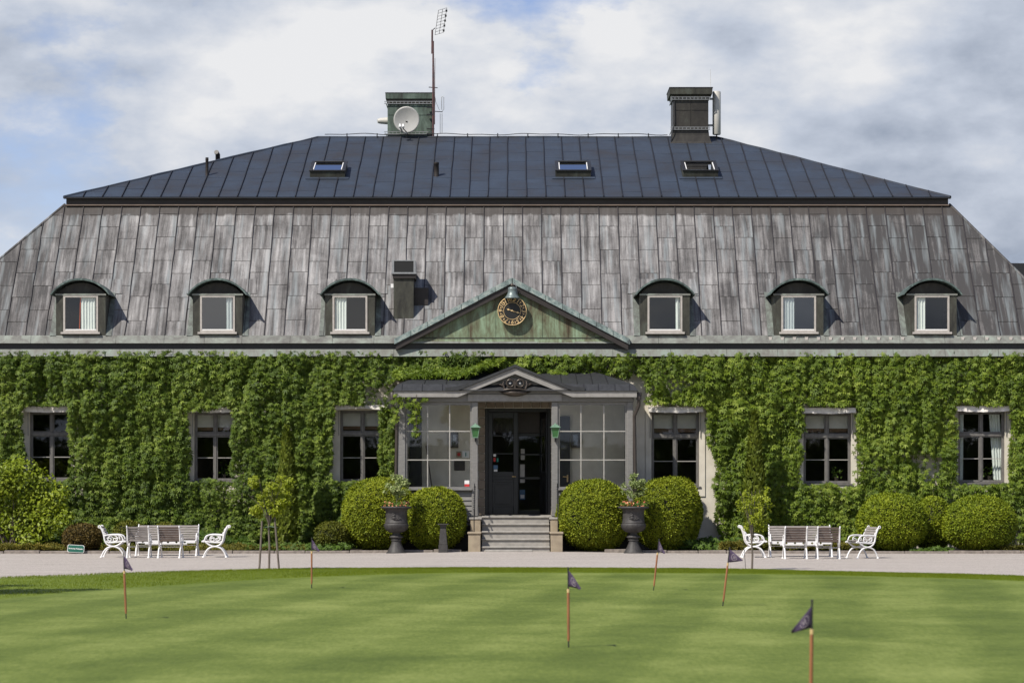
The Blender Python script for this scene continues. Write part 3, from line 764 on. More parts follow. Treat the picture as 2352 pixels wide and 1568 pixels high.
# lightning cable on clips along the ridge
cab = [(x, RG_Y - .05, RG_Z + 0.10 + 0.018 * math.sin(x * 2.3) + 0.012 * math.sin(x * 5.1)) for x in np.linspace(-5.9, 4.9, 60)]
cable = MB().tube(cab, 0.012, 5).build('ridge_cable', M_BLACK, upper)
for x in np.arange(-5.2, 4.9, 0.95): MB().tube([(x, RG_Y - .05, RG_Z), (x, RG_Y - .05, RG_Z + .13)], 0.018, 5).build('cable_clip', M_BLACK, upper)

# ---- skylights
def skylight(xc, y, openness, mats):
    z = UE_Z + (y - UE_Y) / KU; n = SU.n; t = Vector((0, KU, 1)).normalized(); o = Vector((xc, y, z))
    def P(a, b, h): return tuple(o + Vector((a, 0, 0)) + t * b + n * h)
    w, l, h = 0.52, 1.22, 0.21
    m = MB().hexa([P(-w, 0, -.02), P(w, 0, -.02), P(w, l, -.02), P(-w, l, -.02)], [P(-w, 0.02, h), P(w, 0.02, h), P(w, l, h * .8), P(-w, l, h * .8)])
    s = m.build('skylight', M_DORM, house)
    f = MB()
    for (a0, a1, b0, b1) in ((-w - .02, -w + .09, 0, l), (w - .09, w + .02, 0, l), (-w + .09, w - .09, 0, .12), (-w + .09, w - .09, l - .16, l)):
        f.hexa([P(a0, b0, h + .001), P(a1, b0, h + .001), P(a1, b1, h * .82 + .001), P(a0, b1, h * .82 + .001)], [P(a0, b0, h + .05), P(a1, b0, h + .05), P(a1, b1, h * .82 + .05), P(a0, b1, h * .82 + .05)])
    f.build('skylight_frame', M_BLACK, s, bevel=0.008)
    for a0, a1 in ((-w + .092, -w + .115), (w - .115, w - .092)):
        f = MB(); f.hexa([P(a0, .125, h + .012), P(a1, .125, h + .012), P(a1, l - .17, h * .82 + .012), P(a0, l - .17, h * .82 + .012)], [P(a0, .125, h + .045), P(a1, .125, h + .045), P(a1, l - .17, h * .82 + .045), P(a0, l - .17, h * .82 + .045)])
        f.build('skylight_bead', M_WHITE, s)
    MB().hexa([P(-w + .12, .125, h + .012), P(w - .12, .125, h + .012), P(w - .12, l - .17, h * .82 + .012), P(-w + .12, l - .17, h * .82 + .012)],
              [P(-w + .12, .125, h + .024), P(w - .12, .125, h + .024), P(w - .12, l - .17, h * .82 + .024), P(-w + .12, l - .17, h * .82 + .024)]).build('pane', M_SKYG, s)
    if openness: MB().hexa([P(-w + .12, .125, h + .002), P(w - .38, .125, h + .002), P(w - .38, l - .17, h * .82 + .002), P(-w + .12, l - .17, h * .82 + .002)],
              [P(-w + .12, .125, h + .009), P(w - .38, .125, h + .009), P(w - .38, l - .17, h * .82 + .009), P(-w + .12, l - .17, h * .82 + .009)]).build('blind', M_BLIND, s)
    f = MB()   # lead apron below
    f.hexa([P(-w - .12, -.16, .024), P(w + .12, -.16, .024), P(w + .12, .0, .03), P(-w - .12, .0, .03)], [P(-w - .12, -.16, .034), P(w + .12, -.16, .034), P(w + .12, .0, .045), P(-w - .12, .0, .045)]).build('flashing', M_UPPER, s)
for i, (xc, y) in enumerate(SKYL): skylight(xc, y, i == 2, None)
def roof_pipe(x, y, h, r, lean=0.0):
    z = UE_Z + (y - UE_Y) / KU
    MB().lathe([(r * 1.2, -.05), (r * 1.05, .05), (r, h * .85), (r * 1.1, h * .86), (r * 1.0, h)], 10, (x, y, z)).build('vent_pipe', M_BROWN, house)
roof_pipe(-2.26, 4.95, 0.42, 0.075); roof_pipe(-9.12, 5.0, 0.55, 0.045)
MB().tube([(-9.2, 8.6, 11.55), (-9.2, 8.6, 12.16), (-9.23, 8.45, 12.22)], 0.075, 8).build('vent_pipe', M_BLACK, house)

# ---- chimneys
def chimney(name, x0, x1, y0, y1, zb, zt, mat, flare, cap_over, cap_h, panels):
    xm, ym = (x0 + x1) / 2, (y0 + y1) / 2
    m = MB()
    if flare:
        prof = [(0.16, zb), (0.07, zb + .16), (0.02, zb + .36), (0.0, zb + .55)]
        for (a, za), (b, zb2) in zip(prof[:-1], prof[1:]):
            m.hexa([(x0 - a, y0 - a, za), (x1 + a, y0 - a, za), (x1 + a, y1 + a, za), (x0 - a, y1 + a, za)], [(x0 - b, y0 - b, zb2), (x1 + b, y0 - b, zb2), (x1 + b, y1 + b, zb2), (x0 - b, y1 + b, zb2)])
        m.box(x0, x1, y0, y1, zb + .55, zt - cap_h * .6)
    else: m.box(x0, x1, y0, y1, zb, zt - cap_h * .6)
    o = m.build('chimney', mat, house)
    a, b = cap_over * .45, cap_over
    MB().hexa([(x0 - .01, y0 - .01, zt - cap_h * 1.7), (x1 + .01, y0 - .01, zt - cap_h * 1.7), (x1 + .01, y1 + .01, zt - cap_h * 1.7), (x0 - .01, y1 + .01, zt - cap_h * 1.7)],
              [(x0 - a, y0 - a, zt - cap_h), (x1 + a, y0 - a, zt - cap_h), (x1 + a, y1 + a, zt - cap_h), (x0 - a, y1 + a, zt - cap_h)]).build('cap_neck', M_CHIMD, o)
    MB().hexa([(x0 - b, y0 - b, zt - cap_h), (x1 + b, y0 - b, zt - cap_h), (x1 + b, y1 + b, zt - cap_h), (x0 - b, y1 + b, zt - cap_h)],
              [(x0 - b * 1.1, y0 - b * 1.1, zt), (x1 + b * 1.1, y0 - b * 1.1, zt), (x1 + b * 1.1, y1 + b * 1.1, zt), (x0 - b * 1.1, y1 + b * 1.1, zt)]).build('cap', M_CHIMG if not flare else M_DORM, o, bevel=.01)
    MB().box(x0 - b * 1.2, x1 + b * 1.2, y0 - b * 1.2, y1 + b * 1.2, zt, zt + .025).build('cap_plate', M_BLACK, o)
    for k in range(panels):
        pw = (x1 - x0) / panels
        m = MB()
        for (c0, c1) in ((zb + .6, zb + (zt - zb) * .62), (zb + (zt - zb) * .62, zt - cap_h * 1.75)):
            m.box(x0 + pw * k + .012, x0 + pw * (k + 1) - .012, y0 - .012, y0 - .001, c0 + .012, c1 - .012)
        m.build('cladding_sheet', mat, o)
    for zr in (zb + .52, zt - cap_h - .16):      # steel clamps round the shaft
        m = MB()
        for dz in (0, .07):
            m.box(x0 - .10, x1 + .05, y0 - .075, y0 - .05, zr + dz, zr + dz + .018)
        for q in np.arange(x0 - .08, x1 + .04, .12): m.box(q, q + .015, y0 - .074, y0 - .055, zr + .018, zr + .07)
        m.box(x0 - .05, x0 - .03, y0 - .05, y1, zr, zr + .03); m.build('clamp', M_ALU, o)
    return o
ch1 = chimney('chimney', -3.94, -2.53, 9.62, 10.9, 12.4, 14.22, M_CHIMG, False, 0.06, 0.18, 2)
ch2 = chimney('chimney', 5.05, 6.15, 8.70, 9.95, 12.42, 14.24, M_CHIMD, True, 0.11, 0.20, 2)
MB().tube([(-3.94, 10.1, 13.42), (-4.18, 10.1, 13.42), (-4.28, 10.08, 13.41)], [0.12, 0.10, 0.07], 10).build('flue_duct', M_PANEL, ch1)
MB().tube([(4.98, 8.62, 12.55), (5.02, 8.6, 12.9), (5.10, 8.66, 13.2), (5.08, 8.66, 14.0)], 0.014, 5).build('cable', M_BLACK, ch2)

# ---- low vent shaft on the mansard
yv = 0.10
m = MB().box(VENT[0], VENT[1], yv, 1.9, 6.47, 7.62); vent = m.build('vent_shaft', M_DORM, house)
MB().box(VENT[0] - .02, VENT[1] + .05, yv - .05, 1.6, 7.62, 7.74).build('vent_collar', M_BROWN, vent)
MB().box(VENT[0] - .06, VENT[1] + .08, yv - .09, 1.5, 7.74, 7.785).build('vent_rim', M_ALU, vent)
MB().box(VENT[0] + .02, VENT[1] + .0, yv - .05, .75, 7.785, 8.10).build('vent_head', M_CLOCK, vent)
MB().box(VENT[0] - .045, VENT[0] + .018, yv - .07, .8, 7.785, 8.12).box(VENT[1] + .002, VENT[1] + .06, yv - .07, .8, 7.785, 8.12).box(VENT[0] + .018, VENT[1] + .002, yv - .06, .8, 8.102, 8.125).build('vent_guard', M_ALU, vent)
MB().box(VENT[1] + .004, VENT[1] + .40, .4, 1.2, 6.9, 7.38).build('vent_elbow', M_BROWN, vent)
MB().box(VENT[0] - .08, VENT[0] - .004, .12, .2, 7.36, 7.47).build('vent_socket', M_WHITE, vent)

# ---- dormers
def arc_pts(hw, zs, zt, n=14):
    s = zt - zs; r = (hw * hw + s * s) / (2 * s); a = math.asin(hw / r)
    return [(r * math.sin(-a + 2 * a * i / n), zt - r + r * math.cos(-a + 2 * a * i / n)) for i in range(n + 1)]
Z0, ZS = 5.95, 7.14
OW, OZ0, OZ1 = 0.485, 6.09, 7.11
def dormer_meshes():
    y0 = -0.325; out = {}
    m = MB()      # cheeks, face with window opening, tympanum under the arch
    m.box(-DW, -OW, y0, y0 + .06, Z0, ZS); m.box(OW, DW, y0, y0 + .06, Z0, ZS); m.box(-OW, OW, y0, y0 + .06, Z0, OZ0); m.box(-OW, OW, y0, y0 + .06, OZ1, ZS)
    for s in (-1, 1):
        xa = s * DW; xb = s * (DW - .05)
        yb0, yb1 = EAVE_Y + .1, EAVE_Y + (ZS - EAVE_Z) * K + .12
        q = [(xa, y0 + .06, Z0), (xa, yb0, Z0), (xa, yb1, ZS), (xa, y0 + .06, ZS)]
        q2 = [(xb, y, z) for _, y, z in q]
        m.add(q + q2, [(0, 1, 2, 3), (7, 6, 5, 4), (0, 4, 5, 1), (1, 5, 6, 2), (2, 6, 7, 3), (3, 7, 4, 0)])
    out['body'] = m
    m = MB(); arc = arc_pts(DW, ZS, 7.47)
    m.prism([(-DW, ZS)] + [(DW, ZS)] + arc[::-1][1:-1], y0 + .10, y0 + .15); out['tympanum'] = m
    out['lintel'] = MB().box(-DW - .02, DW + .02, y0 - .03, y0 - .001, ZS - .03, ZS + .02)
    hi, lo = arc_pts(0.84, ZS - .02, 7.585), arc_pts(0.80, ZS - .02, 7.53)
    m = MB(); n = len(hi); V = []
    for i in range(n):
        yb = EAVE_Y + (hi[i][1] - EAVE_Z) * K + .1
        V += [(hi[i][0], -.47, hi[i][1]), (hi[i][0], yb, hi[i][1]), (lo[i][0], -.47, lo[i][1]), (lo[i][0], yb, lo[i][1])]
    F = [(0, 2, 3, 1), (4 * n - 4, 4 * n - 3, 4 * n - 1, 4 * n - 2)]; 
    for i in range(n - 1):
        a, b = 4 * i, 4 * i + 4
        F += [(a, a + 1, b + 1, b), (a + 2, b + 2, b + 3, a + 3), (a, b, b + 2, a + 2), (a + 1, a + 3, b + 3, b + 1)]
    m.add(V, F); out['arched_roof'] = m
    m = MB(); fw = .052      # window frame
    for s in (-1, 1): m.box(min(s * OW, s * (OW - fw)), max(s * OW, s * (OW - fw)), y0 - .02, y0 + .05, OZ0, OZ1)
    m.box(-OW + fw, OW - fw, y0 - .02, y0 + .05, OZ0, OZ0 + fw); m.box(-OW + fw, OW - fw, y0 - .02, y0 + .05, OZ1 - fw, OZ1); out['window_frame'] = m
    out['sill'] = MB().box(-OW - .06, OW + .06, y0 - .10, y0 - .001, OZ0 - .055, OZ0)
    out['pane'] = MB().box(-OW + fw, OW - fw, y0 + .015, y0 + .022, OZ0 + fw, OZ1 - fw)
    out['bottom_bead'] = MB().box(-OW + fw, OW - fw, y0 - .012, y0 + .012, OZ0 + fw, OZ0 + fw + .03)
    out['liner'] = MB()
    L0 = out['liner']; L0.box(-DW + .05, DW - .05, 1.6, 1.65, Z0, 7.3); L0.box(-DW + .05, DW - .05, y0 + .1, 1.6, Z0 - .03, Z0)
    for s in (-1, 1):   # flashings beside the cheeks, on the roof plane
        m = MB(); a, b = sorted((s * (DW + .005), s * (DW + .17)))
        SS = Slope(EAVE_Y, EAVE_Z, K, [])
        m.hexa([SS.p(a, EAVE_Z - .02, .026), SS.p(b, EAVE_Z - .02, .026), SS.p(b - s * .05, 7.25, .026), SS.p(a, 7.25, .026)], [SS.p(a, EAVE_Z - .02, .05), SS.p(b, EAVE_Z - .02, .036), SS.p(b - s * .05, 7.25, .036), SS.p(a, 7.25, .05)])
        out['flashing%d' % s] = m
    m = MB(); SS = Slope(EAVE_Y, EAVE_Z, K, [])
    m.hexa([SS.p(-1.0, 7.22, .024), SS.p(1.0, 7.22, .024), SS.p(.93, 7.66, .02), SS.p(-.93, 7.66, .02)], [SS.p(-1.0, 7.22, .034), SS.p(1.0, 7.22, .034), SS.p(.93, 7.66, .03), SS.p(-.93, 7.66, .03)])
    out['back_flashing'] = m
    return {k: v.mesh(k) for k, v in out.items()}
DM = dormer_meshes()
mat_of = {'body': M_DORM, 'tympanum': M_CHIMD, 'lintel': M_APRON, 'arched_roof': M_ARCH, 'window_frame': M_DFR, 'sill': M_DFR, 'pane': M_GLASS, 'bottom_bead': M_WHITE, 'liner': M_INNER, 'flashing-1': M_FLASH, 'flashing1': M_FLASH, 'back_flashing': M_MANS}  # tympanum's dark copper carries the arch's shadow in its colour
for k, me in DM.items(): me.materials.append(mat_of[k])
pane2 = DM['pane'].copy(); pane2.materials.clear(); pane2.materials.append(M_GLASS2)
def curtain_mesh(x0, x1, z0, z1, y, folds, amp, mat, lean=0.0):
    n = 40; V = []
    for j in range(5):
        t = j / 4; z = z0 + (z1 - z0) * t
        for i in range(n + 1):
            s = i / n
            V.append((x0 + (x1 - x0) * s + lean * (1 - t), y + amp * math.sin(s * folds * 2 * PI + 0.4 * t) + amp * .3 * math.sin(s * folds * 5.1 + 2 * t), z))
    F = [(j * (n + 1) + i, j * (n + 1) + i + 1, (j + 1) * (n + 1) + i + 1, (j + 1) * (n + 1) + i) for j in range(4) for i in range(n)]
    me = bpy.data.meshes.new('curtain'); me.from_pydata(V, [], F); me.polygons.foreach_set('use_smooth', [True] * len(F)); me.materials.append(mat)
    return me
M_ORANGE = plain('orange_curtain_hem', (0.52, 0.09, 0.02), None, 9, 0.9)
CURT = [(0.0, 0.41), (0.24, 0.41), (-0.41, -0.10), (0.30, 0.41), (-0.41, -0.12), (-0.41, -0.18)]
for i, x in enumerate(DORM_X):
    d = link('dormer', DM['body'], house, (x, 0, 0))
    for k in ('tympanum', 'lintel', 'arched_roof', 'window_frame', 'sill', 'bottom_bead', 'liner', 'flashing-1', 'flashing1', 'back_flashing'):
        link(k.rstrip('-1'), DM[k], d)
    link('pane', pane2 if i in (1, 4) else DM['pane'], d)
    a, b = CURT[i]
    link('curtain', curtain_mesh(a, b, OZ0 + .02, OZ1 - .03, -0.325 + .055, 5 * (b - a) / .4, 0.016, M_CLOTH), d)
    if i == 0: link('curtain_hem', curtain_mesh(a - .03, a - .002, OZ0 + .02, OZ1 - .05, -0.325 + .06, 1, 0.004, M_ORANGE, -0.03), d)

# ---- pediment over the entrance
pd = Slope(-0.36, 0, 0, [])
AP, PX, PZ = 7.57, 3.12, 5.94
tx = lambda z: (AP - z) / (AP - PZ) * PX
ped = MB().prism([(-PX + .1, 5.80), (PX - .1, 5.80), (0.0, AP - .1)], -0.345, -0.25).build('pediment', M_TYMP, house)
edges = [-2.75, -1.95, -1.22, -0.45, 0.08, 0.85, 1.58, 2.3, 2.8]
for a, b in zip(edges[:-1], edges[1:]):
    p = [(a + .006, 5.93), (b - .006, 5.93), (b - .006, AP), (a + .006, AP)]
    s = (AP - PZ) / PX
    for l in ((-s, -1, AP - .16), (s, -1, AP - .16)): p = clip(p, *l)
    if len(p) > 2: MB().prism(p, -0.365 + random.uniform(-.004, .004), -0.346).build('pediment_sheet', M_TYMP, ped)
for a, b in zip(np.linspace(-2.9, 2.9, 9)[:-1], np.linspace(-2.9, 2.9, 9)[1:]):
    MB().hexa([(a + .005, -.41, 5.80), (b - .005, -.41, 5.80), (b - .005, -.35, 5.80), (a + .005, -.35, 5.80)], [(a + .005, -.385, 5.915), (b - .005, -.385, 5.915), (b - .005, -.35, 5.925), (a + .005, -.35, 5.925)]).build('base_sheet', M_TYMP, ped)
MB().tube([(-2.85, -.395, 5.922), (2.8, -.395, 5.925)], .012, 5).build('base_bead', M_DORM, ped)
for s in (-1, 1):     # the two gable roof slopes, the dark board under them and the copper verge
    q = lambda t, dz: (s * (PX + .16) * t, AP - (AP - PZ + .075) * t + dz)
    def pr(t0, t1, d0, d1):
        p = [q(t0, d0), q(t1, d0), q(t1, d1), q(t0, d1)]
        return p if s > 0 else p[::-1]
    MB().prism(pr(0, 1, -.10, .0), -0.53, 1.15).build('gable_slope', M_BROWN, ped)
    MB().prism(pr(0, .985, -.31, -.101), -0.52, -0.26).build('verge_board', M_BROWN, ped)
    nsg = 7
    for k in range(nsg):
        t0, t1 = k / nsg + .002, (k + 1) / nsg - .002
        j_ = random.uniform(-.006, .006)
        MB().prism(pr(t0, t1, -.135 + j_, .022), -0.565, -0.531).build('verge_sheet', M_RAKE, ped)
        MB().prism(pr(t0, t1, .004, .026), -0.529, 1.1).build('gable_sheet', M_MANS, ped)
MB().box(3.0, 3.13, -.47, -.43, 5.83, 5.95).build('patch_plate', M_BROWN, house)

# ---- ground floor windows
def gf_window(i):
    x0, x1, z0, z1 = WH[i]; y = 0.10; fw = 0.05; xm = (x0 + x1) / 2; zt = z0 + (z1 - z0) * 0.675
    m = MB(); m.box(x0, x0 + fw, y, y + .09, z0, z1); m.box(x1 - fw, x1, y, y + .09, z0, z1); m.box(x0 + fw, x1 - fw, y, y + .09, z0, z0 + fw); m.box(x0 + fw, x1 - fw, y, y + .09, z1 - fw, z1)
    m.box(x0 + fw, x1 - fw, y - .02, y + .09, zt - .05, zt + .05)
    m.box(xm - .035, xm + .035, y - .012, y + .09, z0 + fw, zt - .05); m.box(xm - .035, xm + .035, y - .012, y + .09, zt + .05, z1 - fw)
    w = m.build('window', M_WIN, house, bevel=0.008)
    for (a, b) in ((x0 + fw, xm - .035), (xm + .035, x1 - fw)):
        for (c, d) in ((z0 + fw, zt - .05), (zt + .05, z1 - fw)):
            m = MB(); k = .028      # sash
            m.box(a, a + k, y + .01, y + .06, c, d); m.box(b - k, b, y + .01, y + .06, c, d); m.box(a + k, b - k, y + .01, y + .06, c, c + k); m.box(a + k, b - k, y + .01, y + .06, d - k, d)
            m.build('sash', M_WIN, w)
            if d < zt:
                h = (c + d) / 2
                MB().box(a + k, b - k, y + .005, y + .055, h - .011, h + .011).build('glazing_bar', M_BAR, w)
                MB().box(a + k, b - k, y + .03, y + .036, c + k, h - .011).build('pane', M_GLASS, w)
                MB().box(a + k, b - k, y + .03, y + .036, h + .011, d - k).build('pane', M_GLASS, w)
            else:
                MB().box(a + k, b - k, y + .03, y + .036, c + k, d - k).build('pane', M_GLASS, w)
                if i in (1, 2, 3, 4):
                    zz = c + (d - c) * .30
                    MB().box(a + .01, b - .01, y + .11, y + .118, zz, d).build('blind', M_BLIND, w)
                    MB().box(a + .01, b - .01, y + .108, y + .12, c + .06, zz - .002).build('blind_hem', M_BLINDB, w)
    MB().box(x0 - .05, x1 + .05, -.06, y - .002, z0 - .05, z0).build('sill', M_WIN, w, bevel=.006)
    # retracted awning: sagging canvas roll below a flat cover, with thin guide rods
    n = 16; V = []
    for k in range(n + 1):
        s = k / n; xx = x0 - .09 + (x1 - x0 + .18) * s; sag = -.028 * math.sin(PI * s) * (1 if i != 2 else -1.4) + random.uniform(-.008, .008)
        V += [(xx, -.04, z1 + .15), (xx, -.27, z1 + .135), (xx, -.30 + random.uniform(-.01, .01), z1 + .0 + sag), (xx, -.06, z1 + .02 + sag)]
    F = [(0, 1, 2, 3), (4 * n + 3, 4 * n + 2, 4 * n + 1, 4 * n)]
    for k in range(n):
        a = 4 * k
        for q in range(4): F.append((a + q, a + 4 + q, a + 4 + (q + 1) % 4, a + (q + 1) % 4))
    MB().add(V, F).build('awning', M_AWN, w)
    for xx in (x0 - .03, x1 + .03): MB().tube([(xx, -.08, z1), (xx, -.05, zt - .05)], .011, 5).build('awning_rod', M_GREYL, w)
    if i in (3, 4, 5):      # plastered surround
        m = MB(); b = .16
        m.box(x0 - b, x0 - .002, -.03, -.001, z0 - .28, z1 + .2); m.box(x1 + .002, x1 + b, -.03, -.001, z0 - .28, z1 + .2); m.box(x0 - .002, x1 + .002, -.03, -.001, z0 - .28, z0 - .052); m.build('surround', M_WALL, w)
    if i == 5:
        for s in (-1, 1):
            xa = x0 + .09 if s < 0 else x1 - .09
            link('curtain', curtain_mesh(min(xa, xa - s * (.12 if s < 0 else .30)), max(xa, xa - s * (.12 if s < 0 else .30)), z0 + .08, z1 - .08, y + .2, 4, .02, M_CLOTH, .12 if s > 0 else -.02), w)
    if i in (4, 5, 1):      # potted plant on the inside sill
        c = np.array([[x1 - .38, y + .22, z0 + .3]]) + rnd(26, .09) * np.array([1, .5, 1.1])
        MB().lathe([(.05, 0), (.075, .13)], 10, (x1 - .38, y + .22, z0 + .06)).build('flower_pot', M_PLAQ, w)
        leaves('pot_plant', c, rnd(26) + np.array([0, -1, .6]), rnd(26) + np.array([0, 0, .4]), .09, KITE, M_BEDGRN, w)
for i in range(6): gf_window(i)

# ---- entrance door in the wall: quoins, frame, leaves, inner glazed door
for s in (-1, 1):
    z = 0.98; k = 0
    while z < 3.97:
        h = min(0.24 + .02 * (k % 2), 3.99 - z); e = .17 + .05 * (k % 2)
        a, b = (DOORH[0] - e, DOORH[0] - .002) if s < 0 else (DOORH[1] + .002, DOORH[1] + e)
        MB().box(a, b, -.045 - random.uniform(0, .012), .2, z + .008, z + h - .008).build('quoin', M_QUOIN, house, bevel=.015)
        z += h; k += 1
for k in range(9):
    a = DOORH[0] - .2 + k * .25; t = (k - 4) * .012
    MB().prism([(a + .008, 3.995), (a + .242, 3.995), (a + .242 + t, 4.24), (a + .008 + t, 4.24)], -.05, .2).build('lintel_stone', M_QUOIN, house, bevel=.012)
dx0, dx1, dz0, dz1 = DOORH
fr = MB().box(dx0, dx0 + .09, .06, .2, dz0, dz1).box(dx1 - .09, dx1, .06, .2, dz0, dz1).box(dx0 + .09, dx1 - .09, .06, .2, dz1 - .1, dz1).build('door_frame', M_DOOR, house, bevel=.01)
MB().box(dx0, dx1, -.06, .38, dz0 - .04, dz0).build('threshold', M_STONE, fr)
def door_leaf(w, h, name, parent, loc, rotz, glass=True):
    m = MB(); t = .05; st_ = .13; g0, g1 = h * .42, h - .16
    m.box(0, st_, 0, t, 0, h); m.box(w - st_, w, 0, t, 0, h); m.box(st_, w - st_, 0, t, 0, .22); m.box(st_, w - st_, 0, t, g1, h); m.box(st_, w - st_, 0, t, g0 - .14, g0); m.box(st_, w - st_, 0, t, g0 - .3, g0 - .22)
    d = m.build(name, M_DOOR, parent, loc, (0, 0, rotz), bevel=.008)
    MB().box(st_, w - st_, .015, t - .015, .22, g0 - .3).box(st_, w - st_, .015, t - .015, g0 - .22, g0 - .14).build('panel', M_DOOR, d)
    MB().box(st_ + .06, w - st_ - .06, .003, .014, .28, g0 - .36).build('raised_field', M_DOOR, d, bevel=.006)
    if glass:
        MB().box(st_, w - st_, .02, .028, g0, g1).build('pane', M_GLASS, d)
        for q in (1 / 3, 2 / 3): MB().box(st_, w - st_, .01, .04, g0 + (g1 - g0) * q - .012, g0 + (g1 - g0) * q + .012).build('glazing_bar', M_DOOR, d)
    MB().tube([(w - .07, -.0, h * .37), (w - .07, -.06, h * .37), (w - .17, -.065, h * .372)], .013, 6).build('handle', M_GOLD, d)
    return d
lf = door_leaf(.84, 2.86, 'door', house, (dx0 + .09, .1, dz0 + .01), 0)
for (a, b, z, mt) in ((.15, .22, 1.62, M_WHITE), (.15, .21, 1.48, M_RED), (.24, .29, 1.47, M_TEAL), (.15, .27, 1.27, M_BLUEP), (.16, .26, 1.19, M_WHITE)):
    MB().box(a, b, .012, .017, z, z + .11 if mt is not M_WHITE else z + .07).build('sticker', mt, lf)
door_leaf(.80, 2.86, 'door', house, (dx1 - .09, .12, dz0 + .01), R(102), True)
inr = MB().box(.12, .20, 1.0, 1.06, dz0, 3.3).box(.92, 1.0, 1.0, 1.06, dz0, 3.3).box(.20, .92, 1.0, 1.06, 3.22, 3.3).box(.20, .92, 1.0, 1.06, dz0, dz0 + .12).box(.20, .92, 1.0, 1.05, dz0 + 1.0, dz0 + 1.06).box(.20, .92, 1.0, 1.05, dz0 + 1.68, dz0 + 1.72).build('inner_door', M_DOOR, house)
MB().box(.20, .92, 1.025, 1.032, dz0 + .12, 3.22).build('pane', M_GLASS, inr)
MB().box(-.70, 1.05, 1.0, 1.08, 3.32, 3.9).build('transom_panel', M_PLAQ, inr)
for (a, b, z0_, z1_, mt) in ((.25, .36, 2.55, 2.86, M_BLIND), (.23, .36, 1.9, 2.42, M_AWN), (.22, .37, 1.42, 1.70, M_BLUEP), (.24, .35, 1.46, 1.56, M_WHITE)):
    MB().box(a, b, 1.0 + (.012 if mt is M_WHITE else .016), 1.02, z0_, z1_).build('notice', mt, inr)
# wall fittings behind the porch glass
for xc in (sx(1043), sx(1322)):
    w = MB().box(xc - .12, xc + .12, -.13, -.002, sz(1028), sz(992)).build('wall_lamp', M_PLAQ, house, bevel=.015)
    MB().box(xc - .07, xc + .07, -.145, -.131, sz(1022), sz(998)).build('lamp_glass', M_GLASS2, w)
pl = MB().box(sx(1043), sx(1068), -.03, -.002, sz(1080), sz(1058)).build('plaque', M_PLAQ, house)
me = text_mesh('i', .17, .002); me.materials.append(M_BRONZE); link('plaque_relief', me, pl, (sx(1055), -.034, sz(1069)), (R(90), 0, 0))
pl = MB().box(sx(1062), sx(1078), -.03, -.002, sz(1051), sz(1035)).build('information_plate', M_WHITE, house)
me = text_mesh('i', .16, .002, bold=.006); me.materials.append(M_TEAL); link('plate_letter', me, pl, (sx(1070), -.034, sz(1043)), (R(90), 0, 0))
pl = MB().box(sx(1048), sx(1060), -.03, -.002, sz(1050), sz(1036)).build('small_plate', M_SAND, house)
MB().lathe([(.001, 0), (.05, .002), (.05, .006)], 10).build('plate_rosette', M_RED, pl, (sx(1054), -.032, sz(1043)), (R(90), 0, 0))

# ================================================================ building beyond the hip
bb = thing('far_building', 'dark flat-topped building showing past the roof end', 'building', (24.5, 30, 0))
MB().box(-5.2, 8, 0, 10, -.1, 9.6).build('wall', M_CHIMD, bb)
MB().box(-5.5, 8.3, -.4, 10.4, 9.95, 10.55).build('roof', M_BLACK, bb)
MB().box(-5.35, 8.1, -.2, 10.2, 9.6, 9.95).build('cornice', M_BROWN, bb)

# ================================================================ porch
porch = thing('entrance_porch', 'grey wooden glazed entrance porch with a small kinked gable', 'porch', (0.08, -1.7, 0))
PX0 = 0.08; PY = -1.7
def pb(m, name, mat, parent=None, **k):     # porch parts are drawn in house coordinates
    m.v = [(x - PX0, y - PY, z) for x, y, z in m.v]
    return m.build(name, mat, parent or porch, **k)
FLZ = 0.978
POSTS = [(-3.13, -2.91), (-1.10, -0.93), (1.08, 1.255), (3.14, 3.31)]
for i, (a, b) in enumerate(POSTS):
    pb(MB().box(a, b, -1.80, -1.62, (0.3 if i in (0, 3) else FLZ), 4.10), 'post', M_GREY, bevel=.012)
for (a, b) in (POSTS[0], POSTS[3]): pb(MB().box(a + .01, b - .01, -.2, -.003, .3, 4.1), 'wall_post', M_GREY)
pb(MB().box(-3.15, 3.33, -1.83, -1.60, 4.102, 4.30), 'beam', M_GREY, bevel=.01)
pb(MB().box(-3.13, -2.95, -1.60, -.002, 4.102, 4.30).box(3.13, 3.31, -1.60, -.002, 4.102, 4.30), 'side_beam', M_GREY)
pb(MB().box(-3.1, 3.28, -1.6, -.003, 4.302, 4.33), 'ceiling', M_GREYL)
pb(MB().box(-3.12, 3.3, -1.78, -.003, .84, FLZ - .002), 'floor', M_STONE)
pb(MB().box(-3.05, 3.22, -1.66, -1.6, .04, .838), 'dark_gap_sheet', M_BLACK)  # black sheet stands in for the shade of the gap below the floor
GT = sz(926, PY); GB = sz(1121, PY)
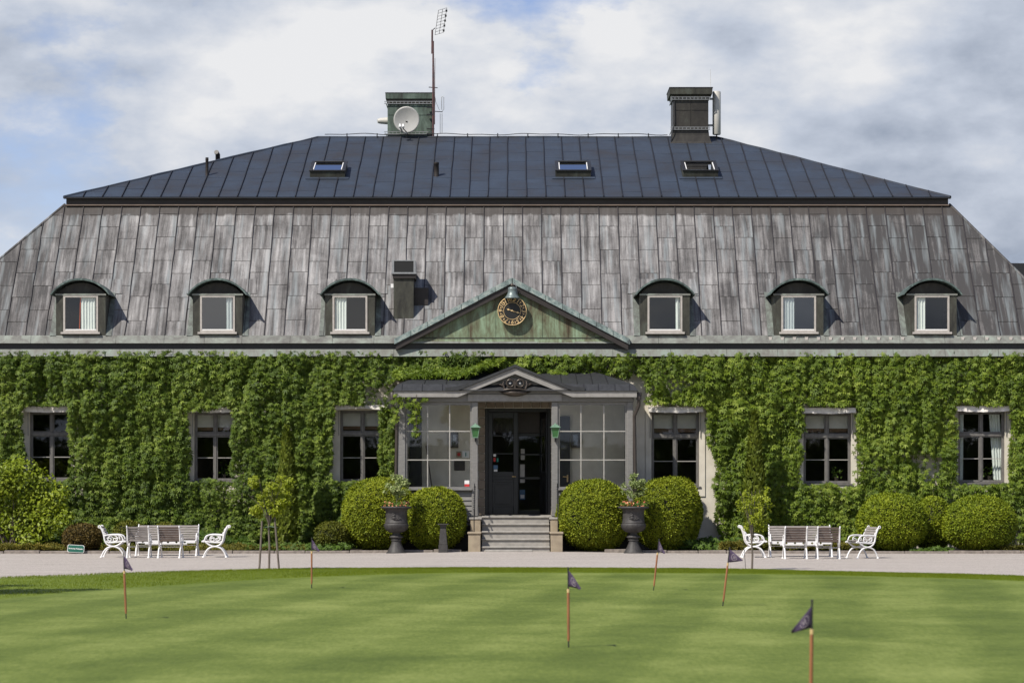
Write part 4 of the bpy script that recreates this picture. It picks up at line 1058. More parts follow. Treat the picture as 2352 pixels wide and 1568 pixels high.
for (a, b) in ((POSTS[0][1], POSTS[1][0]), (POSTS[2][1], POSTS[3][0])):
    m = MB(); k = .045; y0, y1 = -1.76, -1.68
    m.box(a, a + k, y0, y1, GB, 4.10); m.box(b - k, b, y0, y1, GB, 4.10); m.box(a + k, b - k, y0, y1, GB, GB + k); m.box(a + k, b - k, y0, y1, GT - k, 4.10)
    w = pb(m, 'window', M_GREY)
    xs = [a + k, a + (b - a) / 3, a + (b - a) * 2 / 3, b - k]; zs = [GB + k, GB + (GT - GB) * .335, GB + (GT - GB) * .672, GT - k]; h = .014
    for q in xs[1:3]: pb(MB().box(q - h, q + h, y0 + .012, y1 - .012, GB + k, GT - k), 'glazing_bar', M_BAR, w)
    for q in zs[1:3]:
        for t in range(3): pb(MB().box(xs[t] + (h if t else 0), xs[t + 1] - (h if t < 2 else 0), y0 + .012, y1 - .012, q - h, q + h), 'glazing_bar', M_BAR, w)
    for t in range(3):
        for u in range(3): pb(MB().box(xs[t] + (h if t else 0), xs[t + 1] - (h if t < 2 else 0), -1.724, -1.718, zs[u] + (h if u else 0), zs[u + 1] - (h if u < 2 else 0)), 'pane', M_GLASS, w)
    pb(MB().box(a - .01, b + .01, -1.86, -1.62, GB - .055, GB - .002), 'sill', M_GREY, w, bevel=.008)
    z = GB - .06; n = 7; bh = (z - .72) / n
    for t in range(n):
        z1 = z - t * bh; z0 = z1 - bh + .012
        pb(MB().hexa([(a, -1.765, z0), (b, -1.765, z0), (b, -1.68, z0), (a, -1.68, z0)], [(a, -1.735, z1), (b, -1.735, z1), (b, -1.68, z1), (a, -1.68, z1)]), 'board', M_GREY)
for xs_ in (-3.06, 3.19):      # sides boarded solid to keep the sun off the wall inside
    pb(MB().box(xs_ - .03, xs_ + .03, -1.6, -.21, .4, GB).box(xs_ - .03, xs_ + .03, -1.6, -.21, GB, 4.1), 'side_wall', M_GREY)
# dark shutter-like leaves folded against the wall behind the glass
pb(MB().box(-2.86, -2.52, -.12, -.06, FLZ, 4.0), 'inner_leaf', M_DOOR, bevel=.01)
q = pb(MB().box(1.34, 1.62, -.13, -.07, FLZ, 3.75), 'inner_leaf', M_DOOR, bevel=.01)
pb(MB().tube([(1.55, -.135, 2.06), (1.55, -.19, 2.06), (1.42, -.2, 2.07)], .014, 6), 'handle', M_GOLD, q)
pb(MB().box(1.53, 1.57, -.145, -.131, 1.92, 2.12), 'handle_plate', M_GOLD, q)
# kinked fascia and gable
gx0, gx1, ga = -1.48, 1.64, 0.083
def fas(zo, x0=-3.22, x1=3.40):
    return [(x0, 4.225 + zo), (gx0, 4.225 + zo), (ga, 4.855 + zo), (gx1, 4.225 + zo), (x1, 4.225 + zo)]
lo, hi = fas(0), fas(.165)
for i in range(4):
    pb(MB().prism([lo[i], lo[i + 1], hi[i + 1], hi[i]], -2.02, -1.95), 'fascia', M_GREYL)
pb(MB().box(-3.2, -1.5, -1.95, -1.84, 4.31, 4.35).box(1.66, 3.38, -1.95, -1.84, 4.31, 4.35), 'porch_soffit', M_GREY)
n = 5
for t in range(n):      # boards of the small gable
    z0, z1 = 4.31 + t * .115, 4.31 + (t + 1) * .115 - .008
    hx = lambda z: (4.90 - z) / .63 * 1.56
    if hx(z1) < .03: continue
    pb(MB().prism([(ga - hx(z0), z0), (ga + hx(z0), z0), (ga + max(hx(z1), .01), z1), (ga - max(hx(z1), .01), z1)], -1.845 - .004 * (t % 2), -1.78), 'gable_board', M_GREY)
pb(MB().box(-1.2, 1.36, -1.87, -1.832, 4.12, 4.30), 'head_board', M_GREYL)  # lighter grey paints in the sunlit band under the crown
# roof: steep dark eaves band, then flatter slope to the wall
F0 = [(-3.26, -2.06, 4.395), (3.44, -2.06, 4.395)]; M0 = [(-3.12, -1.82, 4.585), (3.30, -1.82, 4.585)]
m = MB()
m.add([F0[0], F0[1], M0[1], M0[0], (-3.26, 0, 4.395), (3.44, 0, 4.395), (-3.12, 0, 4.585), (3.30, 0, 4.585), (-2.1, -.002, 5.06), (2.15, -.002, 5.06)],
      [(0, 1, 2, 3), (4, 0, 3, 6), (1, 5, 7, 2), (3, 2, 9, 8), (6, 3, 8), (2, 7, 9), (0, 4, 5, 1)])
proof = pb(m, 'porch_roof', M_PROOF)
for s in (-1, 1):
    pr = [(ga, 5.11), (ga + s * .5, 4.90), (ga + s * 1.0, 4.70), (ga + s * 1.35, 4.575), (ga + s * 1.62, 4.51), (ga + s * 1.9, 4.48), (ga + s * 1.9, 4.40), (ga + s * 1.56, 4.40), (ga, 5.03)]
    if s > 0: pr = pr[::-1]
    pb(MB().prism(pr, -2.07, -.05), 'gable_roof', M_PROOF, proof)
for x in (-2.4, -1.8, 1.35, 1.78, 2.2, 2.62):
    t = min(1, (3.30 - x) / 1.15) if x > 0 else min(1, (x + 3.12) / 1.02)
    a = (x, -1.82, 4.585); b = (x * .98, -1.82 + 1.80 * t, 4.585 + .475 * t)
    pb(MB().tube([a, b], .018, 4), 'standing_seam', M_SEAMU, proof)
for x in (-3.0, -2.45, -1.9, 1.95, 2.35, 2.8, 3.2):
    pb(MB().tube([(x, -2.066, 4.40), (x, -1.826, 4.59)], .010, 4), 'band_seam', M_SEAMU, proof)
for (xa, s) in ((3.44, 1), (-3.24, -1)):
    pb(MB().lathe([(.07, 0), (.075, .18), (.055, .2)], 10, (xa + s * .02, -1.9, 4.16)), 'rain_hopper', M_PLAQ)
    pb(MB().tube([(xa + s * .02, -1.9, 4.16), (xa + s * .02, -1.88, 4.0), (xa - s * .16 + .06 * s, -1.80, 3.72), (xa - s * .10, -1.79, 3.6), (xa - s * .10 + .06 * s, -1.79, .3)], .047, 8), 'downpipe', M_PLAQ)
# sticker on the glass, broom behind it
pb(MB().box(sx(1067, PY), sx(1078, PY), -1.742, -1.737, GB + .05, GB + .12), 'sticker', M_RED)
pb(MB().box(sx(1067, PY), sx(1078, PY), -1.742, -1.737, GB + .121, GB + .22), 'sticker', M_WHITE)
br = thing('broom', 'broom handle leaning against the wall inside the porch glass', 'broom', (-2.12, -.7, FLZ))
MB().tube([(0, 0, .1), (-.28, .45, 1.95)], .016, 6).build('handle', M_TRUNK, br)
MB().hexa([(-.18, -.05, 0), (.2, -.05, 0), (.2, .05, 0), (-.18, .05, 0)], [(-.14, -.03, .14), (.14, -.03, .14), (.14, .03, .14), (-.14, .03, .14)]).build('bristles', M_BLACK, br)

# crown emblem on the gable
crown = thing('crown_emblem', 'dark iron crown emblem mounted on the porch gable', 'emblem', (0.083, -1.885, 4.22))
n = 18; V = []
for i in range(n + 1):
    a = -1 + 2 * i / n
    ztop = .20 - .05 * a * a; zb = .20 - .22 * math.sqrt(max(0, 1 - a * a * .92)); y = -.20 * math.sqrt(max(0.06, 1 - a * a))
    V += [(a * .42, 0, zb + .04), (a * .42, y, (ztop + zb) / 2), (a * .42, y * .7, ztop), (a * .42, 0, ztop)]
F = []
for i in range(n):
    o = 4 * i
    for k in range(3): F.append((o + k, o + 4 + k, o + 5 + k, o + 1 + k))
MB().add(V, F, True).build('bowl', M_BRONZE, crown)
MB().tube([(.44 * t, -.18 * math.sqrt(max(0.08, 1 - t * t)), .225 - .05 * t * t) for t in np.linspace(-1, 1, 17)], .022, 6).build('band', M_BRONZE, crown)
for xc, r in ((-.13, .10), (.14, .10)):
    MB().tube([(xc + r * math.cos(t), -.12, .38 + r * math.sin(t)) for t in np.linspace(0, 2 * PI, 17)[:-1]], .025, 6, True).build('ring', M_BRONZE, crown)
    MB().lathe([(.001, -.035), (.03, -.02), (.035, 0), (.03, .02), (.001, .035)], 10, (xc, -.13, .37)).build('pearl', M_ALU, crown)
for s in (-1, 1):
    MB().tube([(s * .28, -.10, .22), (s * .33, -.09, .36), (s * .30, -.08, .46)], [.03, .035, .01], 6).build('spike', M_BRONZE, crown)
    MB().tube([(s * .30, -.08, .30), (s * .42, -.06, .36), (s * .50, -.05, .37)], [.025, .03, .008], 6).build('spike', M_BRONZE, crown)
MB().tube([(0, -.12, .24), (.005, -.12, .40), (0, -.12, .50)], [.03, .03, .01], 6).build('spike', M_BRONZE, crown)

# wall lanterns on the door posts
def lantern(x, label):
    t = thing('lantern', label, 'lantern', (x, -1.98, 3.14), group='green lanterns on the door posts')
    def ring(h, z, s=1): return [(-h, -h, z), (h, -h, z), (h, h, z), (-h, h, z)]
    MB().hexa(ring(.068, 0), ring(.105, .25)).build('glass_body', M_LGLASS, t)
    m = MB()
    for a, b in ((-1, -1), (1, -1), (1, 1), (-1, 1)): m.tube([(a * .07, b * .07, -.005), (a * .108, b * .108, .255)], .010, 5)
    m.box(-.075, .075, -.075, .075, -.025, -.001); m.build('frame', M_LANT, t)
    MB().hexa(ring(.15, .256), ring(.045, .34)).build('roof', M_LANT, t)
    MB().lathe([(.03, .34), (.02, .37), (.001, .385)], 8).build('finial', M_LANT, t)
    MB().box(-.02, .02, -.02, .18, -.12, -.026).build('bracket', M_BLACK, t)
lantern(sx(1092, -1.98), 'green copper lantern on the door post beside the window with notices')
lantern(sx(1275.5, -1.98), 'green copper lantern on the door post beside the window without notices')

# clock and bell
CZ = sz(714, -.5)
clock = thing('clock', 'round black clock with gilded numerals and ring on the green pediment', 'clock', (sx(1176.5, -.5), -.50, CZ))
MB().lathe([(.001, 0), (.40, 0), (.40, .03), (.001, .03)], 48, smooth=False).build('face', M_CLOCK, clock, rot=(R(90), 0, 0))
def ringm(r, w): return MB().tube([(r * math.cos(t), -.034, r * math.sin(t)) for t in np.linspace(0, 2 * PI, 49)[:-1]], w, 6, True)
ringm(.395, .013).build('rim', M_GOLD, clock); ringm(.238, .007).build('inner_ring', M_GOLD, clock)
MB().box(-.03, .03, 0, .13, -.03, .03).build('axle', M_BLACK, clock)
for h in range(1, 13):
    a = R(90 - 30 * h); me = text_mesh(str(h), .155, .003, .15, bold=.002); me.materials.append(M_GOLD)
    rot = a - R(90) + (PI if h == 6 else 0)
    link('numeral', me, clock, (.315 * math.cos(a), -.034, .315 * math.sin(a)), (Matrix.Rotation(-rot, 4, 'Y') @ Matrix.Rotation(R(90), 4, 'X')).to_euler())
    a2 = a - R(15); m = MB(); c_, s_ = math.cos(a2), math.sin(a2)
    def pp(u, v): return (.318 * c_ + u * c_ - v * s_, .318 * s_ + u * s_ + v * c_)
    m.prism([pp(.035, 0), pp(.01, .03), pp(.008, .008), pp(-.035, .006), pp(-.035, -.006), pp(.008, -.008), pp(.01, -.03)], -.038, -.031)
    m.build('fleuron', M_GOLD, clock)
def hand(ang, l, w, nm):
    m = MB(); c_, s_ = math.cos(ang), math.sin(ang)
    P = lambda u, v: (u * c_ - v * s_, u * s_ + v * c_)
    m.prism([P(-.02, -w), P(l * .5, -w * .6), P(l * .68, -w * 2.6), P(l * .85, -w * 1.2), P(l, 0), P(l * .85, w * 1.2), P(l * .68, w * 2.6), P(l * .5, w * .6), P(-.02, w)], -.048, -.042)
    m.build(nm, M_GOLD, clock)
hand(R(-17), .225, .010, 'minute_hand'); hand(R(161), .165, .011, 'hour_hand')
MB().lathe([(.001, 0), (.025, .0), (.02, .012), (.001, .015)], 10).build('hub', M_GOLD, clock, (0, -.042, 0), (R(90), 0, 0))
bell = thing('bell', 'small blue-green bronze bell hanging above the clock', 'bell', (sx(1176.5, -.62), -.64, sz(685.5, -.64)))
MB().lathe([(.20, 0), (.218, .005), (.205, .03), (.165, .075), (.13, .14), (.115, .22), (.118, .235), (.12, .28), (.10, .31), (.05, .325), (.03, .33)], 28).build('body', M_BELL, bell)
MB().lathe([(.02, .32), (.045, .345), (.05, .375), (.035, .41), (.015, .42)], 12).build('crown_ball', M_BRONZE, bell)
MB().tube([(0, 0, .40), (0, 0, .56)], .014, 6).build('hanger', M_BLACK, bell)
MB().tube([(.04, 0, .37), (.08, 0, .41), (.11, 0, .34), (.125, 0, .2), (.15, 0, .06), (.17, 0, -.03), (.20, 0, -.05), (.21, 0, .0)], .009, 5).build('pull_rod', M_ALU, bell)

# ================================================================ steps
steps = thing('entrance_steps', 'grey stone steps up to the porch between sandstone cheek blocks', 'steps', (0.1, -2.4, 0))
def sb(m, name, mat, **k):
    m.v = [(x - .1, y + 2.4, z) for x, y, z in m.v]
    return m.build(name, mat, steps, **k)
SY = [-1.80, -2.10, -2.42, -2.74, -3.06]; SZ = [.985, .79, .588, .392, .19]
for i in range(5):
    yb = -1.795 if i == 0 else SY[i - 1] + .02
    sb(MB().box(-.82, 1.02, SY[i] - .04, (-1.62 if i == 0 else yb), SZ[i] - .05, SZ[i]), 'tread', M_STONE, bevel=.012)
    sb(MB().box(-.81, 1.01, SY[i], yb + .0, (SZ[i + 1] if i < 4 else -.05) + .001, SZ[i] - .051), 'riser', M_STONE)
sb(MB().box(-.72, .55, -3.42, -3.12, -.02, .105), 'foot_slab', M_STONE, bevel=.012)
for (a, b) in ((-1.17, -.842), (1.04, 1.36)):
    sb(MB().box(a, b, -3.16, -2.44, -.05, .52), 'cheek_block', M_SAND, bevel=.012)
    sb(MB().box(a - .025, b + .02, -3.19, -2.435, .521, .575), 'cheek_cap', M_SAND, bevel=.01)
    a2, b2 = (a + .045, b - .005) if a < 0 else (a + .005, b - .1)
    sb(MB().box(a2, b2, -2.432, -1.81, -.05, .90), 'cheek_block', M_SAND, bevel=.012)
    sb(MB().box(a2 - .03, b2 + .03, -2.434 - .02, -1.808, .901, .955), 'cheek_cap', M_STONE, bevel=.01)
def railing(x, label):
    t = thing('handrail', label, 'railing', (x, -2.9, .575), group='wrought iron handrails of the steps')
    MB().tube([(0, 0, 0), (0, 0, .62)], .013, 6).build('post', M_BLACK, t)
    MB().tube([(0, .9, .38), (0, .9, 1.22)], .013, 6).build('post', M_BLACK, t)
    for ph in (0, PI):
        MB().tube([(.017 * math.cos(k * .9 + ph), .02 + .9 * k / 36, .60 + .62 * k / 36 + .017 * math.sin(k * .9 + ph)) for k in range(37)], .011, 5).build('twisted_bar', M_BLACK, t)
    MB().tube([(0, .9 + .05 * math.sin(k * .5), 1.25 + .05 * math.cos(k * .5) * (1 - k * .06)) for k in range(11)], .012, 5).build('scroll', M_BLACK, t)
railing(sx(1089.5, -2.5), 'twisted wrought iron handrail on the cheek block beside the bollard')
railing(sx(1281, -2.5), 'twisted wrought iron handrail on the cheek block away from the bollard')

# ================================================================ roof-top equipment
dish = thing('satellite_dish', 'round grey satellite dish in front of the green chimney', 'satellite dish', (sx(934, 9.1), 9.1, 12.78))
m = MB(); prof = [(.001, .085), (.14, .075), (.28, .045), (.37, .015), (.41, 0), (.415, -.012), (.37, 0.0), (.28, .03), (.14, .06), (.001, .07)]
m.lathe([(r, -z) for r, z in prof], 40); m.build('reflector', M_DISH, dish, (0, -.05, .53), (R(96), 0, R(-8)))
MB().tube([(0, .12, -.1), (0, .12, .4), (0, .02, .5)], .035, 8).build('stand', M_BLACK, dish)
MB().tube([(0, -.06, .14), (-.08, -.3, .2), (-.13, -.42, .27)], .016, 6).build('arm', M_BLACK, dish)
for dx in (-.05, .05): MB().tube([(-.14 + dx, -.45, .24), (-.14 + dx, -.38, .34)], [.04, .03], 8).build('receiver', M_WHITE, dish)
MB().tube([(0, -.12, .08), (-.12, -.24, .12), (-.17, -.40, .22)], .028, 6).build('feed_bracket', M_PANEL, dish)

mast = thing('antenna_mast', 'tall thin rust-red antenna mast with a grid aerial at its top', 'antenna', (sx(995, 9.5), 9.5, 12.72))
H = 16.76 - 12.72
MB().tube([(0, 0, -.05), (0, 0, 1.6), (0, 0, H - .9)], [.034, .032, .026], 8).build('pole', M_MAST, mast)
MB().tube([(-.035, 0, H - 1.3), (-.03, 0, H - .55)], .03, 6).build('pole_clamp', M_MAST, mast)
MB().tube([(.045, -.02, .5), (.05, -.02, 2.1), (.06, -.02, 2.6)], [.016, .012, .006], 5).build('whip', M_MAST, mast)
MB().tube([(-.14, 0, 1.68), (.14, 0, 1.66)], .014, 5).build('cross_arm', M_BLACK, mast)
g = MB(); o0 = Vector((.06, -.05, H - .72)); ux = Vector((.26, .12, .10)); uz = Vector((.11, 0, .78))
for k in range(9): g.tube([o0 + uz * (k / 8), o0 + uz * (k / 8) + ux], .007, 4)
for q in (0, .5, 1.0): g.tube([o0 + ux * q, o0 + ux * q + uz], .010, 4)
g.build('grid_reflector', M_BLACK, mast)
g = MB()
for k in range(5): g.box(*(lambda c: (c.x - .03, c.x + .03, c.y - .03, c.y + .03, c.z - .03, c.z + .03))(o0 + ux * 1.0 + uz * (.08 + .2 * k)))
g.build('dipoles', M_BLACK, mast)
MB().tube([(-.01, 0, H - .55), (.06, -.05, H - .5)], .014, 5).build('boom', M_BLACK, mast)
for (zc, ph) in ((1.0, .30), (.55, .27)):
    MB().tube([(ph - .03, 0, zc - .02), (ph - .03, 0, zc + .36), (ph, 0, zc + .40), (ph + .035, 0, zc + .36), (ph + .035, 0, zc - .02), (ph, 0, zc - .06)] if zc > .8 else
              [(ph - .05, 0, zc + .3), (ph - .05, 0, zc - .3), (ph - .02, 0, zc - .34), (ph + .01, 0, zc - .3), (ph + .01, 0, zc + .3)], .010, 5, zc > .8).build('folded_dipole', M_ALU, mast)
MB().tube([(0, 0, .92), (.3, 0, .90)], .014, 5).build('cross_arm', M_BLACK, mast)
MB().tube([(.02, -.02, 1.5), (.09, -.02, 1.2), (.2, -.02, .95)], .007, 4).build('cable', M_BLACK, mast)
for z in (.35, 1.02, .2, .8): MB().box(-.2, .04, -.03, .03, z, z + .03).build('bracket', M_BLACK, mast)

pan = thing('panel_antenna', 'upright pale panel antenna on the flank of the dark chimney', 'antenna', (6.43, 9.0, 12.55))
MB().lathe([(.115, .28), (.13, .30), (.13, 1.62), (.115, 1.64)], 20).build('radome', M_PANEL, pan)
for z in (.55, 1.38): MB().box(-.30, -.10, .0, .06, z, z + .06).build('bracket', M_ALU, pan)
MB().tube([(0, 0, .29), (0, 0, .0), (-.1, .05, -.1)], .022, 6).build('cable', M_BLACK, pan)
MB().tube([(-.18, .1, 1.7), (-.19, .1, 2.35)], .006, 4).build('lightning_rod', M_PANEL, pan)

# ================================================================ climbing plants
def px_of(X): return 1176 + X * 82.03
def py_of(Z): return 1116 - (Z - 1.8) * 82.03
def cells(x, y, seed):
    xi = np.floor(x); yi = np.floor(y); best = np.full(x.shape, 9.0)
    for dx in (-1, 0, 1):
        for dy in (-1, 0, 1):
            cx = xi + dx; cy = yi + dy
            jx = cx + .15 + .7 * vnoise(cx * 1.0, cy * 1.0, seed + 50); jy = cy + .15 + .7 * vnoise(cx, cy, seed + 51)
            best = np.minimum(best, np.hypot(x - jx, y - jy))
    return best
def creeper(name, label, mat, x0, x1, dens, size, keepf, seed, thick=(.10, .30), zr=(.1, 5.52), extra=None):
    a = (x1 - x0) * (zr[1] - zr[0]); n = int(a * dens)
    X = RNG.uniform(x0, x1, n); Z = RNG.uniform(zr[0], zr[1], n)
    k = keepf(px_of(X), py_of(Z), X, Z) > RNG.uniform(0, 1, n)
    X, Z = X[k], Z[k]; n = len(X)
    def h(x, z):        # overlapping hanging clumps with deep gaps between them
        xx = x + .12 * (vnoise(x * 2, z * 2, seed + 5) - .5)
        f1 = cells(xx * 2.3, z * .95, seed); f2 = cells(xx * 5.6 + 7, z * 4.0, seed + 3)
        b = np.clip(1 - f1 * f1 * 1.15, 0, 1) * .62 + np.clip(1 - f2 * f2 * 1.15, 0, 1) * .34 + .25 * vnoise(x * 1.7, z * 1.3, seed + 8)
        return thick[0] + thick[1] * b * (.45 + .9 * fbm(x * .8, z * .7, seed))
    e = .06; H0 = h(X, Z); gx = (h(X + e, Z) - h(X - e, Z)) / (2 * e); gz = (h(X, Z + e) - h(X, Z - e)) / (2 * e)
    layer = RNG.uniform(0, 1, n); dep = np.where(layer < .22, H0 * RNG.uniform(.15, .7, n), H0 * RNG.uniform(.78, 1.12, n))
    Cn = np.stack([X, -dep - .01, Z], 1)
    Nn = np.stack([gx * -.6, -np.ones(n), gz * -.6 + .5], 1) + rnd(n, .40)
    V = np.stack([RNG.normal(0, .55, n), np.full(n, -.35), -np.ones(n)], 1)
    s = size * RNG.uniform(.55, 1.3, n) * (.8 + .5 * fbm(X * .6, Z * .6, seed + 30))
    root = thing(name, label, 'climbing plant', (0, -.15, .1))
    Cn[:, 1] += .15; Cn[:, 2] -= .1
    leaves('foliage', Cn, Nn, V, s, PALM, mat, root)
    m = MB()
    for _ in range(extra or 0):
        x = random.uniform(x0, x1); pts = [(x, .10, -.1)]
        for j in range(14):
            x += random.uniform(-.14, .14); pts.append((x, .12 - random.uniform(0, .03), .3 + j * .37))
        ok = [p for p in pts]
        segs = []
        for p in ok:
            if keepf(np.array([px_of(p[0])]), np.array([py_of(p[2] + .1)]), np.array([p[0]]), np.array([p[2]]))[0] > .05: segs.append(p)
            else:
                if len(segs) > 1: m.tube(segs, .011, 4)
                segs = []
        if len(segs) > 1: m.tube(segs, .011, 4)
    if m.v: m.build('stems', M_TRUNK, root, kind='stuff')
    return root
def hole(px, py, h, X, Z, j=7.0, seed=3):
    """1 outside the opening h (px x0,x1,y0,y1), 0 inside, ragged edge"""
    jx = (vnoise(X * 2.6, Z * 2.6, seed) - .5) * 2 * j; jy = (vnoise(X * 2.6, Z * 2.6, seed + 1) - .5) * 2 * j
    ins = (px > h[0] + jx) & (px < h[1] + jx) & (py > h[2] + jy) & (py < h[3] + jy)
    return np.where(ins, 0.0, 1.0)
def keep_left(px, py, X, Z):
    k = np.ones_like(X)
    for h in ((58, 163, 931, 1104), (437, 536, 936, 1101), (768, 874, 928, 1106)): k *= hole(px, py, h, X, Z)
    k *= np.where((px > 873) & (py > 880) & (py < 945), .35, 1.0)
    k *= np.where((px > 838) & (px < 885) & (py > 888) & (py < 932), .12, 1.0)
    k *= np.where((px > 905) & (py > 872), 0.0, 1.0)
    k *= np.where((px > 900) & (px < 1128 + 12 * vnoise(X * 5, Z * 5, 8)), 1.0, np.where(px >= 1128, 0.0, 1.0))
    k *= np.where(py > 1246 + 10 * vnoise(X * 3, Z, 4), 0.1, 1.0)
    k *= np.where(py < 822 - 8 * vnoise(X * 6, X * 0, 14), 0.25, 1.0)
    return k
creeper('virginia_creeper', 'dense dark green creeper covering the wall on the side of the green sign', M_IVY, -16.3, -.5, 900, .094, keep_left, 21, (.03, .52), (.1, 5.56), 10)
def keep_right(px, py, X, Z):
    k = np.ones_like(X)
    k *= np.where((px < 1622) & (py > 930 + 14 * vnoise(X * 4, Z * 4, 2)), 0.0, 1.0)
    k *= np.where((px < 1480), np.where(py > 852 + 22 * vnoise(X * 3.2, Z * .2, 6), 0, .75), 1.0)
    k *= np.where((px < 1500) & (py > 890), 0.3, 1.0)
    edge = 1612 + 22 * vnoise(Z * 2.2, Z * 0 + 1, 7) + np.clip((py - 1000) / 150, 0, 1) * 24
    k *= np.where((py > 928) & (px < edge), 0.0, 1.0)
    for h in ((1838, 1958, 931, 1113), (2190, 2318, 928, 1110)): k *= hole(px, py, h, X, Z)
    k *= np.where((px > 1955) & (px < 1968) & (py > 940) & (py < 1115), .12, 1.0)
    thin = fbm(X * 1.3, Z * 1.3, 31)
    k *= np.where((px > 1985) & (px < 2205) & (py > 1040), np.clip((thin - .30) * 3.5, .12, 1), 1.0)
    k *= np.where((px > 1500) & (px < 1640) & (py < 935), np.clip((thin - .26) * 4.5, .15, 1), 1.0)
    k *= np.where(py > 1238 + 12 * vnoise(X * 3, Z, 4), 0.15, 1.0)
    k *= np.where((px > 1985) & (px < 2340) & (py > 1165), .25, 1.0)
    k *= np.where(py < 824 - 8 * vnoise(X * 6, X * 0, 14), 0.2, 1.0)
    return k
creeper('virginia_creeper', 'lighter loose-leaved creeper on the wall with pale plaster showing between', M_IVY2, -.35, 15.4, 760, .103, keep_right, 77, (.03, .50), (.1, 5.52), 26)
# narrow strip of creeper between window and downpipe, and the mat on the porch roof
def keep_strip(px, py, X, Z): return np.where((px > 880 + 6 * vnoise(Z * 4, Z * 0, 2)) & (px < 906) & (py > 938) & (py < 1105), 1.0, 0.0)
creeper('virginia_creeper', 'narrow strip of bright creeper between a window and the porch downpipe', M_IVY2, -3.7, -3.25, 520, .135, keep_strip, 5, (.15, .18), (1.8, 4.1))
def roof_mat():
    n = 5200; X = RNG.uniform(-3.25, -.25, n); t = RNG.uniform(0, 1, n)
    front = -1.55 + .55 * fbm(X * 1.7, X * 0 + 3, 12) + np.clip((X + 1.0), 0, 1) * .9
    Y = front + (-.25 - front) * t
    Z = 4.60 + (Y + 1.8) * .264 + .03 + .16 * fbm(X * 2.2, Y * 2.2, 15) * RNG.uniform(.3, 1, n)
    Z += np.where(X > -1.4, np.clip((X + 1.5) * .25, 0, .4), 0)
    c = np.stack([X, Y, Z], 1)
    root = thing('virginia_creeper', 'yellow-green creeper sprawling over one side of the porch roof', 'climbing plant', (-1.8, -1.0, 4.8))
    leaves('foliage', c - np.array([-1.8, -1.0, 4.8]), rnd(n, .5) + np.array([-.1, -.6, .8]), rnd(n, .6) + np.array([0, -.7, -.5]), .125 * RNG.uniform(.6, 1.2, n), PALM, M_IVY2, root)
roof_mat()
def hang_vines():
    root = thing('virginia_creeper', 'thin creeper tendrils hanging over the porch corner and glass', 'climbing plant', (-2.95, -2.0, 4.2))
    pts = []
    for (x, z0, z1, sp) in ((-3.22, 4.35, 3.5, .05), (-3.05, 4.30, 3.95, .06), (-2.72, 4.2, 3.55, .05), (-2.60, 4.15, 3.15, .05), (-2.85, 4.25, 4.0, .08), (-2.4, 4.22, 4.05, .06)):
        for _ in range(int(28 * (z0 - z1) / .6)): pts.append((x + random.gauss(0, sp) + .12 * math.sin(z0 * 3), random.uniform(-2.08, -1.9), random.uniform(z1, z0)))
    c = np.array(pts); n = len(c)
    leaves('foliage', c - np.array([-2.95, -2.0, 4.2]), rnd(n, .4) + np.array([-.2, -1, .3]), rnd(n, .4) + np.array([0, -.2, -1]), .11 * RNG.uniform(.6, 1.2, n), PALM, M_IVY2, root)
    MB().tube([(.35, -.02, .1), (.33, -.05, -.4), (.37, -.03, -1.0)], .008, 4).build('stem', M_TRUNK, root)
hang_vines()

# ================================================================ clipped yews
def topiary(px0, px1, pt, pbm, Y, label, mat=M_YEW, group='clipped round yew bushes', dens=900, ry=None, flat=2.25):
    x0, x1 = sx(px0, Y), sx(px1, Y); zt, zb = sz(pt, Y), max(sz(pbm, Y), .04)
    rx = (x1 - x0) / 2; rz = (zt - zb) / 2; ry = ry or min(rx, 1.05)
    c = np.array([0, 0, rz]); root = thing('topiary_bush', label, 'bush', ((x0 + x1) / 2, Y, zb), group=group)
    seed = random.randint(0, 999)
    n = int(dens * 4 * PI * ((rx * ry) ** 1.6 + (rx * rz) ** 1.6 + (ry * rz) ** 1.6) ** (1 / 1.6) / 3 ** (1 / 1.6))
    d = unit(RNG.normal(0, 1, (n, 3))); d = d[(d[:, 1] < .45)]; n = len(d)
    # slightly boxy ball with hand-clipped unevenness
    q = (np.abs(d) ** flat).sum(1) ** (-1 / flat)
    u = np.arctan2(d[:, 1], d[:, 0]); lump = 1 + .13 * (fbm(u * 1.6 + 9, d[:, 2] * 2.2, seed) - .5) + .04 * (vnoise(u * 13, d[:, 2] * 13, seed) - .5)
    P = d * (q * lump)[:, None] * np.array([rx, ry, rz]) + c
    Nn = unit(d / np.array([rx, ry, rz])) + rnd(n, .45) + np.array([0, 0, .35])
    P -= unit(d) * RNG.uniform(0, .05, n)[:, None]
    leaves('foliage', P, Nn, rnd(n), .066 * RNG.uniform(.6, 1.3, n), TUFT, mat, root)
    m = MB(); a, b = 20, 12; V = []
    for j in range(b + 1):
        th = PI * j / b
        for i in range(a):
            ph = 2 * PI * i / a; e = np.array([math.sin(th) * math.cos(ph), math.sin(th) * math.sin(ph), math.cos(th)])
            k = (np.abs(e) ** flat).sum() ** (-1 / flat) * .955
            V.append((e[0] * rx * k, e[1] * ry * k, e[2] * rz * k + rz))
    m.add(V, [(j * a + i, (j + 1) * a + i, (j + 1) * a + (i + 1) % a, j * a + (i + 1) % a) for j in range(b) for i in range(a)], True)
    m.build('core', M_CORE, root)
topiary(787, 955, 1099, 1262, -1.9, 'large round yew bush behind the urn that stands beside the bollard')
topiary(932, 1068, 1120, 1262, -2.25, 'broad round yew bush behind the bollard')
topiary(1281, 1446, 1104, 1262, -2.25, 'wide round yew bush at the foot of the steps with no bollard before it')
topiary(1452, 1592, 1101, 1262, -2.15, 'big round yew bush hugging the urn that has no bollard')
